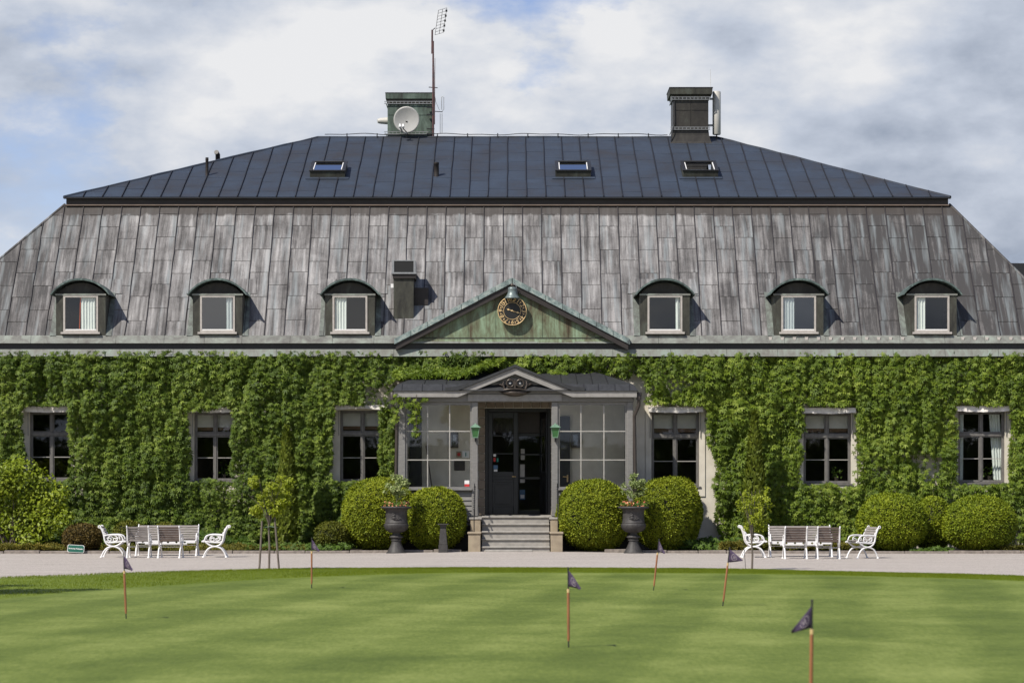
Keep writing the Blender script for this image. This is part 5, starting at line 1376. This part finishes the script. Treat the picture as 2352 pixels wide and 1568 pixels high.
topiary(1490, 1609, 1097, 1262, -.95, 'round yew bush half hidden behind another, under the window with plaster around', ry=.8)
topiary(724, 799, 1199, 1262, -2.3, 'small dark round yew bush beside the thuja and staked tree', M_YEWD)
topiary(146, 233, 1204, 1270, -2.45, 'small brownish round yew bush behind the green sign', M_YEWB, ry=.5)
topiary(262, 334, 1197, 1262, -1.9, 'small olive round bush behind the first white garden chair', M_YEWD, ry=.45)
topiary(352, 404, 1200, 1262, -1.7, 'small olive round bush showing just above the bench back', M_YEWD, ry=.4)
topiary(1972, 2126, 1134, 1266, -2.2, 'large round yew bush behind the white chair turned towards the bench', M_YEWG)
topiary(2100, 2184, 1141, 1264, -1.15, 'round yew bush tucked between two larger ones', M_YEWG, ry=.6)
topiary(2168, 2331, 1140, 1270, -2.25, 'large round yew bush below the window with curtains', M_YEWG)

# low planting at the kerb
def cover(name, label, cat, px0, px1, Y0, Y1, h, n, mat, size, tmpl=TUFT):
    X = RNG.uniform(sx(px0, Y0), sx(px1, Y0), n); Y = RNG.uniform(Y0, Y1, n)
    Z = .04 + h * (fbm(X * 2.4, Y * 2.4, 40) * 1.1) * RNG.uniform(.25, 1, n)
    o = leaves(name, np.stack([X, Y, Z], 1), rnd(n, .5) + np.array([0, -.5, .9]), rnd(n, .6) + np.array([0, -.4, -.2]), size * RNG.uniform(.6, 1.3, n), tmpl, mat)
    tag(o, label, cat)
cover('ground_cover', 'low olive juniper edging beside the pale shrub and green sign', 'ground cover', -20, 150, -2.98, -1.9, .30, 3600, M_COVER, .055)
cover('ground_cover', 'low green and brown juniper edging behind the bench by the green sign', 'ground cover', 232, 700, -2.98, -1.7, .24, 6500, M_COVER, .055)
cover('ground_cover', 'golden juniper edging behind the bench farthest from the green sign', 'ground cover', 1655, 1985, -2.95, -2.0, .36, 7000, M_COVER, .06)
cover('ground_cover', 'sparse juniper edging past the last round yew', 'ground cover', 2300, 2360, -2.9, -2.2, .24, 900, M_COVER, .06)
cover('bed_plants', 'leafy green plants in the bed between staked tree and yews', 'plants', 560, 800, -2.98, -1.2, .30, 1700, M_BEDGRN, .10, PALM)
cover('bed_plants', 'shady green plants in the bed beside the far urn', 'plants', 1540, 1990, -2.6, -.5, .45, 2200, M_BEDGRN, .11, PALM)
cover('bed_plants', 'small green tufts at the kerb between two round yews', 'plants', 2095, 2190, -3.0, -2.6, .16, 260, M_BEDGRN, .09, PALM)
cover('bed_plants', 'leafy creeper shoots at the foot of the densely covered wall', 'plants', -10, 560, -1.5, -.2, .65, 3000, M_BEDGRN, .12, PALM)

# ================================================================ trees and shrubs
def blob_pts(n, blobs):
    w = np.array([b[3] * b[4] * b[5] for b in blobs]); w = w / w.sum()
    k = RNG.choice(len(blobs), n, p=w); B = np.array(blobs)[k]
    d = unit(RNG.normal(0, 1, (n, 3))) * (RNG.uniform(0, 1, n) ** .42)[:, None]
    return B[:, :3] + d * B[:, 3:6], d
def branchy(m, base, tips, r0):
    base = Vector(base)
    for t in tips:
        t = Vector(t); mid = base.lerp(t, .5) + Vector((random.uniform(-.05, .05), random.uniform(-.05, .05), .06))
        m.tube([base, mid, t], [r0, r0 * .6, r0 * .22], 5)
# big pale shrub at the end of the bed
sh = thing('shrub', 'large loose pale green shrub covering the lower corner of a window', 'shrub', (sx(40, -2.3), -2.3, .04))
blobs = []
for (x, y, r) in ((10, 1100, 50), (50, 1085, 45), (90, 1110, 40), (30, 1150, 55), (85, 1160, 50), (120, 1150, 34), (5, 1200, 50), (60, 1205, 55), (110, 1205, 42), (140, 1130, 22), (30, 1075, 26), (150, 1185, 25), (70, 1245, 30), (-40, 1120, 60), (-40, 1190, 60)):
    blobs.append((sx(x, -2.3) - sx(40, -2.3), random.uniform(-.3, .25), sz(y, -2.3) - .04, r / 84, .42, r / 92))
P, d = blob_pts(7200, blobs)
leaves('foliage', P, d + rnd(len(P), .5) + np.array([-.1, -.5, .6]), rnd(len(P), .8) + np.array([0, -.2, -.2]), .115 * RNG.uniform(.5, 1.2, len(P)), KITE, M_SHRUB, sh)
m = MB()
for q in range(9): branchy(m, (random.uniform(-.25, .25), random.uniform(-.1, .1), 0), [(random.uniform(-1.4, 1.2), random.uniform(-.3, .3), random.uniform(.9, 2.0)) for _ in range(2)], .022)
m.build('stems', M_TRUNK, sh)
def small_tree(px, Y, label, crown_px, stakes, mat, nleaf):
    x = sx(px, Y); t = thing('young_tree', label, 'tree', (x, Y, .03))
    cx0, cx1, ct, cb = crown_px
    hx = (sx(cx1, Y) - sx(cx0, Y)) / 2; zc0, zc1 = sz(cb, Y) - .03, sz(ct, Y) - .03; cx = (sx(cx1, Y) + sx(cx0, Y)) / 2 - x
    m = MB().tube([(0, 0, -.05), (.01, 0, zc0 * .5), (-.01, 0, zc0), (0, 0, zc0 + .25)], [.026, .022, .019, .014], 7)
    for k in range(16):
        a = random.uniform(0, 2 * PI); r = random.uniform(.3, .9)
        m.tube([(0, 0, zc0 - .02 + random.uniform(-.03, .06)), (cx * .4 + hx * .32 * r * math.cos(a), hx * .32 * r * math.sin(a), zc0 + (zc1 - zc0) * .35), (cx + hx * r * math.cos(a), hx * .8 * r * math.sin(a), zc0 + (zc1 - zc0) * random.uniform(.6, .95))], [.011, .008, .004], 4)
    m.build('trunk', M_STAKE, t)
    blobs = []
    for k in range(38):
        a = random.uniform(0, 2 * PI); r = math.sqrt(random.random()); f = random.random()
        wid = .5 + .5 * min(1, f * 2.2)
        blobs.append((cx + hx * .9 * r * wid * math.cos(a), hx * .7 * r * math.sin(a) * wid, zc0 + (zc1 - zc0) * (.22 + .70 * f), hx * .17, hx * .17, (zc1 - zc0) * .075))
    P, d = blob_pts(nleaf, blobs)
    leaves('crown', P, d * .6 + rnd(nleaf, .5) + np.array([-.1, -.5, .7]), rnd(nleaf, .6) + np.array([0, -.2, -.6]), .062 * RNG.uniform(.55, 1.2, nleaf), KITE, mat, t)
    for (p, top, lean) in stakes:
        xs_ = sx(p, Y) - x
        MB().tube([(xs_ - lean, .0 - .12 * (abs(xs_) > .05), -.05), (xs_ + lean, -.1 * (abs(xs_) > .05), top)], .023, 7).build('stake', M_STAKE, t)
    if stakes: MB().tube([(sx(599, Y) - x, -.1, .86), (0.02, -.02, .9), (sx(638, Y) - x, -.1, .88)], .008, 4).build('tie', M_LANT, t)
    return t
small_tree(618, -16.6, 'young light green tree held by three wooden stakes', (553, 688, 1088, 1208), ((600, 1.02, .03), (637, 1.1, -.05)), M_LIME, 4300)
small_tree(1727, -16.9, 'young slender tree on a single thin stem beside the bench group', (1686, 1782, 1112, 1240), (), M_LIME, 1500)
rod = MB().tube([(0, 0, -.02), (-.02, 0, .3), (-.04, 0, .52)], .006, 5).tube([(-.04, 0, .50), (-.055, 0, .53), (-.09, 0, .535)], .006, 5).build('plant_rod', M_BLACK, None, (sx(1712.5, -16.9), -16.9, .03))
tag(rod, 'thin bent iron rod stuck in the grass beside the single-stemmed tree', 'rod')
def thuja(px, Y, top, w, label):
    x = sx(px, Y); h = sz(top, Y) - .05; t = thing('columnar_thuja', label, 'conifer', (x, Y, .04))
    n = int(4200 * h / 3); f = RNG.uniform(0, 1, n) ** .8; a = RNG.uniform(0, 2 * PI, n)
    prof = np.interp(f, [0, .06, .3, .6, .85, 1], [.55, .95, 1, .78, .42, .03]) * w * (0.75 + .5 * vnoise(a * 2.2, f * 9, 6)) * (1 - .25 * RNG.uniform(0, 1, n) ** 2)
    P = np.stack([prof * np.cos(a), prof * np.sin(a), f * h], 1)
    leaves('foliage', P, np.stack([np.cos(a), np.sin(a), np.full(n, .25)], 1) + rnd(n, .4), rnd(n, .35) + np.array([0, 0, 1.0]), .15 * RNG.uniform(.5, 1.2, n), (np.array([(0, 0, 0), (-.2, .5, .05), (0, 1, .2), (.2, .5, .05)], float), [(0, 3, 2), (0, 2, 1)]), M_THUJA, t)
    MB().tube([(0, 0, -.05), (0, 0, h * .9)], [.05, .012], 6).build('trunk', M_TRUNK, t)
thuja(658, -1.5, 984, .31, 'slim columnar thuja against the dense creeper behind the staked tree')
thuja(1733, -1.3, 948, .30, 'slim columnar thuja against the loose creeper behind the single-stemmed tree')
# a broad tree outside the picture whose shade falls on the lawn
bt = thing('broadleaf_tree', 'broad leafy tree at the edge of the lawn whose shade falls on the fringe', 'tree', (-12.6, -31.6, .0))
MB().tube([(0, 0, -.1), (.05, 0, 1.6), (0, .05, 3.2), (.1, 0, 5.5)], [.22, .17, .14, .05], 9).build('trunk', M_TRUNK, bt)
m = MB()
for q in range(14): branchy(m, (0, 0, random.uniform(1.8, 3.6)), [(random.uniform(-2.3, 2.3), random.uniform(-2.2, 2.2), random.uniform(3.4, 6.4))], .05)
m.build('limbs', M_TRUNK, bt)
blobs = []
for q in range(40):
    e = unit(RNG.normal(0, 1, (1, 3)))[0] * random.random() ** .4
    blobs.append((e[0] * 2.2, e[1] * 2.0, 4.6 + e[2] * 1.7, .62, .62, .42))
P, d = blob_pts(9000, blobs)
leaves('crown', P, d + rnd(len(P), .5) + np.array([0, 0, .7]), rnd(len(P), .8) + np.array([0, 0, -.3]), .19 * RNG.uniform(.6, 1.2, len(P)), KITE, M_SHRUB, bt)

# a belt of tall trees across the green, which the windows look out on
belt = None
for k in range(17):
    x = -96 + k * 12 + random.uniform(-2.5, 2.5); y = -118 + random.uniform(-9, 9); s = random.uniform(.85, 1.2)
    if belt is None:
        belt = thing('belt_tree', 'tall broadleaf tree in the belt across the green, facing the house', 'tree', (x, y, -.1), group='tree belt across the green')
        MB().tube([(0, 0, 0), (.1, 0, 4), (0, .1, 8), (.1, 0, 12)], [.4, .32, .24, .08], 9).build('trunk', M_TRUNK, belt)
        m = MB()
        for q in range(14): branchy(m, (0, 0, random.uniform(3, 8)), [(random.uniform(-4.5, 4.5), random.uniform(-4, 4), random.uniform(5, 13))], .10)
        m.build('limbs', M_TRUNK, belt)
        blobs = []
        for q in range(60):
            e = unit(RNG.normal(0, 1, (1, 3)))[0] * random.random() ** .4
            blobs.append((e[0] * 5.4, e[1] * 4.6, 8.0 + e[2] * 5.6, 1.3, 1.3, .95))
        P, d = blob_pts(16000, blobs)
        leaves('crown', P, d + rnd(len(P), .5) + np.array([0, 0, .5]), rnd(len(P), .8), .45 * RNG.uniform(.6, 1.2, len(P)), KITE, M_IVY, belt)
        o = belt
    else: o = copy_tree(belt)
    o.location = (x, y, -.1); o.scale = (s * random.uniform(.9, 1.15), s, s * random.uniform(.85, 1.1)); o.rotation_euler = (0, 0, random.uniform(0, 6))

hb = thing('added_hedge', 'unseen hedge added behind the tree belt to darken the window reflections', 'hedge', (0, -140, -.1))  # added out of view to fill bright sky gaps mirrored in the windows
n = 9000; c = np.stack([RNG.uniform(-110, 110, n), RNG.uniform(-.3, 1.7, n), RNG.uniform(0, 5.4, n)], 1)
leaves('foliage', c, rnd(n, .5) + np.array([0, 1, .3]), rnd(n, .8), .7, KITE, M_YEWD, hb)
MB().box(-110, 110, -1.2, .6, 0, 5).build('core', M_CORE, hb)

# ================================================================ urns and bollard
def urn(px, label, seed):
    Y = -3.46; t = thing('garden_urn', label, 'urn', (sx(px, Y), Y, rise(sx(px, Y), Y) - .005), group='cast iron urns beside the entrance')
    MB().box(-.26, .26, -.26, .26, 0, .025).build('base_plate', M_URN, t)
    MB().lathe([(.245, .025), (.22, .06), (.165, .17), (.125, .27), (.12, .33)], 40, flute=(.03, .30, 22, .12)).build('foot', M_URN, t)
    MB().lathe([(.13, .33), (.145, .345), (.145, .365), (.115, .375), (.115, .40), (.165, .41), (.185, .43), (.16, .455), (.10, .50), (.10, .54)], 36, flute=(.40, .46, 26, .06)).build('stem', M_URN, t)
    MB().lathe([(.10, .54), (.19, .565), (.27, .62), (.31, .69), (.322, .75), (.315, .79), (.30, .80)], 48, flute=(.56, .785, 22, .09)).build('bowl', M_URN, t)
    MB().lathe([(.30, .80), (.31, .812), (.298, .825), (.285, .95), (.285, 1.08), (.30, 1.16), (.33, 1.185)], 40).build('body', M_URN, t)
    MB().lathe([(.33, 1.185), (.40, 1.20), (.41, 1.22), (.40, 1.245), (.36, 1.25), (.34, 1.22), (.30, 1.20)], 60, flute=(1.195, 1.25, 40, .035)).build('rim', M_URN, t)
    m = MB()     # relief of a figure with garland
    for (a, z, r) in ((-.25, 1.05, .03), (-.22, 1.0, .045), (-.16, .94, .05), (-.3, .94, .035), (-.05, .92, .035), (.05, .90, .03), (-.38, .98, .025), (-.12, 1.02, .03), (.16, .93, .028)):
        an = -PI / 2 + a; m.lathe([(.001, -r), (r * .8, -r * .5), (r, 0), (r * .8, r * .5), (.001, r)], 8, (.282 * math.cos(an), .282 * math.sin(an), z))
    m.tube([(.295 * math.cos(-PI / 2 + a), .295 * math.sin(-PI / 2 + a), .90 - .05 * math.sin(PI * (a + .45) / .9) + .04) for a in np.linspace(-.45, .45, 12)], .014, 5)
    m.build('relief', M_URN, t)
    MB().lathe([(.001, 1.205), (.33, 1.205), (.33, 1.21), (.001, 1.215)], 20).build('soil', M_SOIL, t)
    tr = thing('potted_plant', 'small variegated standard tree over orange flowers in the urn ' + ('beside the bollard' if seed == 0 else 'away from the bollard'), 'plant', (sx(px, Y), Y, 1.2), group='plants in the urns')
    MB().tube([(0, 0, 0), (.02, 0, .35), (.01, 0, .6), (.03, 0, .85)], [.016, .014, .012, .006], 6).build('trunk', M_TRUNK, tr)
    blobs = []
    for k in range(22):
        e = unit(RNG.normal(0, 1, (1, 3)))[0] * random.random() ** .5
        blobs.append((.02 + e[0] * .27, e[1] * .24, .60 + e[2] * .30, .10, .10, .09))
    blobs += [(.32, -.05, .52, .09, .06, .05), (-.3, 0, .45, .08, .08, .05), (.2, -.1, .42, .1, .08, .07)]
    P, d = blob_pts(1700, blobs)
    leaves('crown', P, d + rnd(len(P), .6) + np.array([-.1, -.5, .5]), rnd(len(P), .9), .058 * RNG.uniform(.6, 1.3, len(P)), KITE, M_PALE, tr)
    m = MB()
    for k in range(12): branchy(m, (0, 0, .35 + random.random() * .2), [(random.uniform(-.3, .3), random.uniform(-.2, .2), random.uniform(.5, .9))], .007)
    m.build('branches', M_TRUNK, tr)
    n = 34; a = RNG.uniform(0, 2 * PI, n); r = .10 + .22 * RNG.uniform(0, 1, n) ** .5
    c = np.stack([r * np.cos(a), r * np.sin(a), .05 + .13 * RNG.uniform(0, 1, n)], 1)
    cc = np.repeat(c, 6, 0) + rnd(n * 6, .012)
    leaves('flowers', cc, rnd(n * 6, .6) + np.array([0, -.7, .6]), rnd(n * 6), .030, (np.array([(-.5, -.5, 0), (.5, -.5, .1), (.5, .5, 0), (-.5, .5, .1)], float) * 1.2, [(0, 1, 2), (0, 2, 3)]), M_PETAL, tr)
    n = 420; a = RNG.uniform(0, 2 * PI, n); r = .36 * RNG.uniform(0, 1, n) ** .5
    leaves('leaves', np.stack([r * np.cos(a), r * np.sin(a), .03 + .14 * RNG.uniform(0, 1, n)], 1), rnd(n, .6) + np.array([0, -.6, .6]), rnd(n), .055, KITE, M_BEDGRN, tr)
urn(910.5, 'dark cast iron urn with planting standing beside the bollard', 0)
urn(1455, 'dark cast iron urn with planting standing before two yews, no bollard near', 1)
bo = thing('bollard', 'dark tapered metal bollard with flat square top before a round yew', 'bollard', (sx(1018, -3.5), -3.5, .04))
def sq(h, z): return [(-h, -h, z), (h, -h, z), (h, h, z), (-h, h, z)]
MB().hexa(sq(.125, -.03), sq(.12, .20)).build('foot', M_URN, bo, bevel=.008)
MB().hexa(sq(.112, .201), sq(.075, .66)).build('shaft', M_URN, bo, bevel=.01)
MB().hexa(sq(.078, .661), sq(.09, .735)).build('neck', M_URN, bo)
MB().box(-.145, .145, -.145, .145, .736, .76).build('top', M_URN, bo, bevel=.005)

# ================================================================ garden seats
def seat_meshes(w):
    """white cast iron ends and weathered slats; +y is where the sitter looks"""
    out = {}
    m = MB(); T = lambda p, r, cl=False: m.tube([(0, y, z) for y, z in p], r, 6, cl)
    def sm(p, k=4): return [(q[0], q[1]) for q in smooth_line(p, k)]
    T(sm([(-.315, .775), (-.275, .70), (-.235, .60), (-.215, .50), (-.19, .40), (-.12, .315), (0, .275), (.12, .305), (.20, .36), (.26, .41)]), .021)
    T([(-.335 + .03 * math.cos(a), .775 + .03 * math.sin(a)) for a in np.linspace(0, 2 * PI, 9)[:-1]], .014, True)
    T(sm([(-.29, 0), (-.275, .04), (-.235, .13), (-.15, .23), (0, .275), (.15, .23), (.235, .13), (.275, .04), (.29, 0)]), .021)
    T(sm([(-.225, .545), (-.14, .565), (0, .575), (.13, .57), (.215, .535), (.25, .47), (.27, .41), (.30, .39)]), .019)
    T(sm([(-.185, .40), (-.08, .375), (.06, .38), (.20, .40), (.30, .415), (.325, .39)]), .018)
    T([(.0 + .125 * math.cos(a), .475 + .085 * math.sin(a)) for a in np.linspace(0, 2 * PI, 15)[:-1]], .013, True)
    T([(.07 + .055 * math.cos(a), .445 + .045 * math.sin(a)) for a in np.linspace(0, 2 * PI, 11)[:-1]], .012, True)
    T([(-.08 + .045 * math.cos(a), .455 + .04 * math.sin(a)) for a in np.linspace(0, 2 * PI, 11)[:-1]], .012, True)
    T(sm([(-.26, .66), (-.215, .63), (-.19, .57), (-.20, .52)]), .013)
    T(sm([(-.29, .735), (-.25, .715), (-.235, .67)]), .012)
    for y in (-.29, .29): m.lathe([(.034, 0), (.034, .012), (.022, .03)], 8, (0, y, 0))
    out['iron_end'] = m
    bp = [(-.300, .755), (-.272, .695), (-.250, .635), (-.230, .575), (-.217, .515), (-.205, .455)]
    s = []
    for i, (y, z) in enumerate(bp):
        nrm = Vector((0, 1, .35)).normalized(); up = Vector((0, -.35, 1)).normalized(); o = Vector((0, y + .024, z)); q = MB()
        hh = .024; th = .011; P = lambda xx, a, b: tuple(o + Vector((xx, 0, 0)) + up * a + nrm * b)
        q.hexa([P(-w / 2 + .01, -hh, -th), P(w / 2 - .01, -hh, -th), P(w / 2 - .01, -hh, th), P(-w / 2 + .01, -hh, th)], [P(-w / 2 + .01, hh, -th), P(w / 2 - .01, hh, -th), P(w / 2 - .01, hh, th), P(-w / 2 + .01, hh, th)])
        s.append(('back_slat', q))
    for i in range(6):
        y = -.17 + i * .083; z = .405 + .010 * abs(i - 2)
        s.append(('seat_slat', MB().box(-w / 2 + .01, w / 2 - .01, y - .034, y + .034, z, z + .022)))
    ap = MB()
    if w > 1:
        cells = 14; cw = (w - .04) / cells
        for k in range(cells):
            a = -w / 2 + .02 + k * cw; z1, z0 = .405, .30 if 1 < k < cells - 2 else .33
            cc = [(a, z0), (a + cw, z0), (a + cw, z1), (a, z1)]; mx_, mz_ = a + cw / 2, (z0 + z1) / 2
            if k % 2 or k in (0, 13): ap.add([(x, .285, z) for x, z in cc], [(0, 1, 2, 3)]); continue
            dd = [(mx_, mz_ - .032), (mx_ + .036, mz_), (mx_, mz_ + .032), (mx_ - .036, mz_)]
            ap.add([(x, .285, z) for x, z in cc + dd], [(0, 1, 5, 4), (1, 2, 6, 5), (2, 3, 7, 6), (3, 0, 4, 7)])
        out['apron'] = ap
    out['tie_rod'] = MB().tube([(-w / 2, 0, .275), (w / 2, 0, .275)], .010, 5)
    return out, s
M_SLATD = plain('brown_slat', (0.155, 0.115, 0.095), (0.08, 0.06, 0.052), 9, 0.8, stretch=(0.7, 5, 5), bmp=0.3, world_space=False)
def seat(kind, w, loc, rot, label, group, slatmat=M_SLAT):
    parts, sl = SEATM[kind]; t = thing('garden_chair' if kind == 'chair' else 'garden_bench', label, 'chair' if kind == 'chair' else 'bench', loc, (0, 0, rot), group)
    for s in (-1, 1): link('iron_end', parts['iron_end'], t, (s * w / 2, 0, 0))
    link('tie_rod', parts['tie_rod'], t)
    if 'apron' in parts:
        o = link('apron', parts['apron'], t); md = o.modifiers.new('solid', 'SOLIDIFY'); md.thickness = .012
    for nm, me in sl:
        o = link(nm, me, t); o.material_slots[0].link = 'OBJECT'; o.material_slots[0].material = slatmat
SEATM = {}
for kind, w in (('chair', .54), ('bench', 1.56)):
    p, s = seat_meshes(w); pm = {}
    for k, v in p.items():
        me = v.mesh(k); me.materials.append(M_IRONW); pm[k] = me
    sm_ = []
    for nm, q in s:
        me = q.mesh(nm); me.materials.append(M_SLAT); sm_.append((nm, me))
    SEATM[kind] = (pm, sm_)
GA, GB_ = 'white iron chairs by the green sign', 'white iron chairs by the single-stemmed tree'
seat('chair', .54, (-10.12, -6.75, 0), R(-88), 'white iron chair facing the bench, next to the green sign', GA)
seat('chair', .54, (-7.54, -6.75, 0), R(93), 'white iron chair facing the bench, nearest the staked tree', GA)
seat('chair', .54, (-9.415, -7.2, 0), R(1), 'white iron chair with slatted back turned to the lawn, nearer the green sign', GA)
seat('chair', .54, (-8.60, -7.35, 0), R(-2), 'white iron chair with slatted back turned to the lawn, nearer the staked tree', GA, M_SLATD)
seat('bench', 1.56, (-8.96, -5.25, 0), R(180.5), 'white iron bench with grey slats facing the lawn near the green sign', 'white iron benches')
seat('chair', .54, (6.12, -6.9, 0), R(-91), 'white iron chair behind the single-stemmed young tree', GB_)
seat('chair', .54, (7.04, -8.15, 0), R(0), 'white iron chair with brown slats turned to the lawn, nearer the single-stemmed tree', GB_, M_SLATD)
seat('chair', .54, (7.85, -8.25, 0), R(-2), 'white iron chair with brown slats turned to the lawn, nearer the angled chair', GB_, M_SLATD)
seat('bench', 1.56, (7.37, -6.4, 0), R(179), 'white iron bench with grey slats facing the lawn before the golden juniper', 'white iron benches')
seat('chair', .54, (8.78, -7.7, 0), R(112), 'white iron chair set at an angle before the large yews', GB_)

# ================================================================ parking sign
sg = thing('parking_sign', 'small green sign with white lettering reading Parkering Förbjuden by the kerb', 'sign', (sx(173.5, -3.3), -3.3, .0), (R(-6), R(3.5), 0))
b = .03; w2, h0, h1 = .225, .03, .235
out_ = [(-w2 + b, h0), (w2 - b, h0), (w2, h0 + b), (w2, h1 - b), (w2 - b, h1), (-w2 + b, h1), (-w2, h1 - b), (-w2, h0 + b)]
MB().prism(out_, -.006, .006).build('border', M_WHITE, sg)
MB().prism([(x * .945, h0 + .011 + (z - h0) * .893) for x, z in out_], -.010, -.0065).build('board', M_SIGN, sg)
me = text_mesh('Parkering Förbjuden', .047, .001, .1, bold=.0012); me.materials.append(M_WHITE); link('lettering', me, sg, (0, -.0115, .133), (R(90), 0, 0))
for s in (-1, 1): MB().box(s * .15 - .01, s * .15 + .01, .007, .02, -.15, .15).build('leg', M_BLACK, sg)

# ================================================================ putting flags
def flag(base, d, h, tilt, yaw, shape, label):
    """d: distance from the camera; tilt: sideways lean; yaw: where the cloth flies"""
    Y = d + CAM_Y; t = thing('putting_flag', label, 'flag', (sx(base, Y), Y, .04), (0, tilt, 0), 'pennant flags on the putting green')
    MB().tube([(0, 0, -.05), (0, 0, .07)], .008, 8).build('spike', M_BLACK, t)
    MB().tube([(0, 0, .07), (0, 0, .085), (0, 0, .12), (0, 0, .58), (0, 0, .605), (0, 0, .62)], [.010, .0135, .015, .015, .0135, .010], 10).build('shaft', M_POLE, t)
    MB().tube([(0, 0, .60), (0, 0, .64)], .0152, 10).build('brass_ferrule', M_GOLD, t)
    MB().tube([(0, 0, .62), (0, 0, h)], .008, 8).build('rod', M_BLACK, t)
    MB().lathe([(.008, h - .012), (.012, h), (.001, h + .006)], 8).build('tip', M_BLACK, t)
    top, bot, ln, drop, curl = shape; n = 12; V = []
    def pt(u, v, off=0.0):
        a = yaw + curl * u; x = y = 0.0; k = 12
        for q in range(k):
            aa = yaw + curl * u * (q + .5) / k; x += math.cos(aa) * ln * u / k; y += math.sin(aa) * ln * u / k
        zt_, zb_ = top - (top - bot + drop) * u * .92, bot - drop * u
        z = zb_ + (zt_ - zb_) * v
        nx_, ny_ = -math.sin(a), math.cos(a); wv = .012 * math.sin(u * 5 + v * 2) * u
        return (x + nx_ * (wv + off), y + ny_ * (wv + off), z)
    V = [pt(i / n, j / 4) for i in range(n + 1) for j in range(5)]
    F = [(i * 5 + j, (i + 1) * 5 + j, (i + 1) * 5 + j + 1, i * 5 + j + 1) for i in range(n) for j in range(4)]
    c = MB().add(V, F, True).build('cloth', M_FLAG, t); md = c.modifiers.new('solid', 'SOLIDIFY'); md.thickness = .003; md.offset = 0
    m = MB()         # printed crest, both sides: oval with a monogram
    for off in (.004, -.004):
        R0 = [(.38 + .21 * math.cos(a), .5 + .36 * math.sin(a)) for a in np.linspace(0, 2 * PI, 21)]
        for (p, q) in zip(R0[:-1], R0[1:]):
            m.add([pt(p[0], p[1], off), pt(q[0], q[1], off), pt(.38 + (q[0] - .38) * .84, .5 + (q[1] - .5) * .84, off), pt(.38 + (p[0] - .38) * .84, .5 + (p[1] - .5) * .84, off)], [(0, 1, 2, 3)])
        for (u0, v0, u1, v1) in ((.30, .3, .36, .72), (.36, .72, .42, .32), (.42, .32, .48, .68), (.27, .5, .5, .52), (.30, .42, .47, .62)):
            m.add([pt(u0 - .02, v0, off), pt(u0 + .02, v0, off), pt(u1 + .02, v1, off), pt(u1 - .02, v1, off)], [(0, 1, 2, 3)])
    m.build('crest', M_CREST, t)
FS = (.845, .665, .21, .03)
flag(290, 34.9, .868, R(-2.3), R(-30), (*FS, -.7), 'dark pennant flag with upright stick before the chairs by the green sign')
flag(716, 45.4, .868, R(0), R(-35), (*FS, -.4), 'purple pennant flag on the green before the small round yew')
flag(1306, 28.7, .868, R(-.3), R(-34), (*FS, -.6), 'purple pennant flag standing straight before the entrance steps')
flag(1501, 44.5, .868, R(6.2), R(-52), (*FS, -.2), 'leaning pennant flag before the urn that has no bollard')
flag(1660, 38.6, .868, R(6.8), R(-25), (.845, .645, .24, -.05, -.3), 'leaning purple pennant with the pale crest fully spread, before the angled stem')
flag(1862, 20.6, .868, R(.7), R(205), (.83, .655, .165, .05, -.9), 'purple pennant folded back round its rod, alone far out from the house')
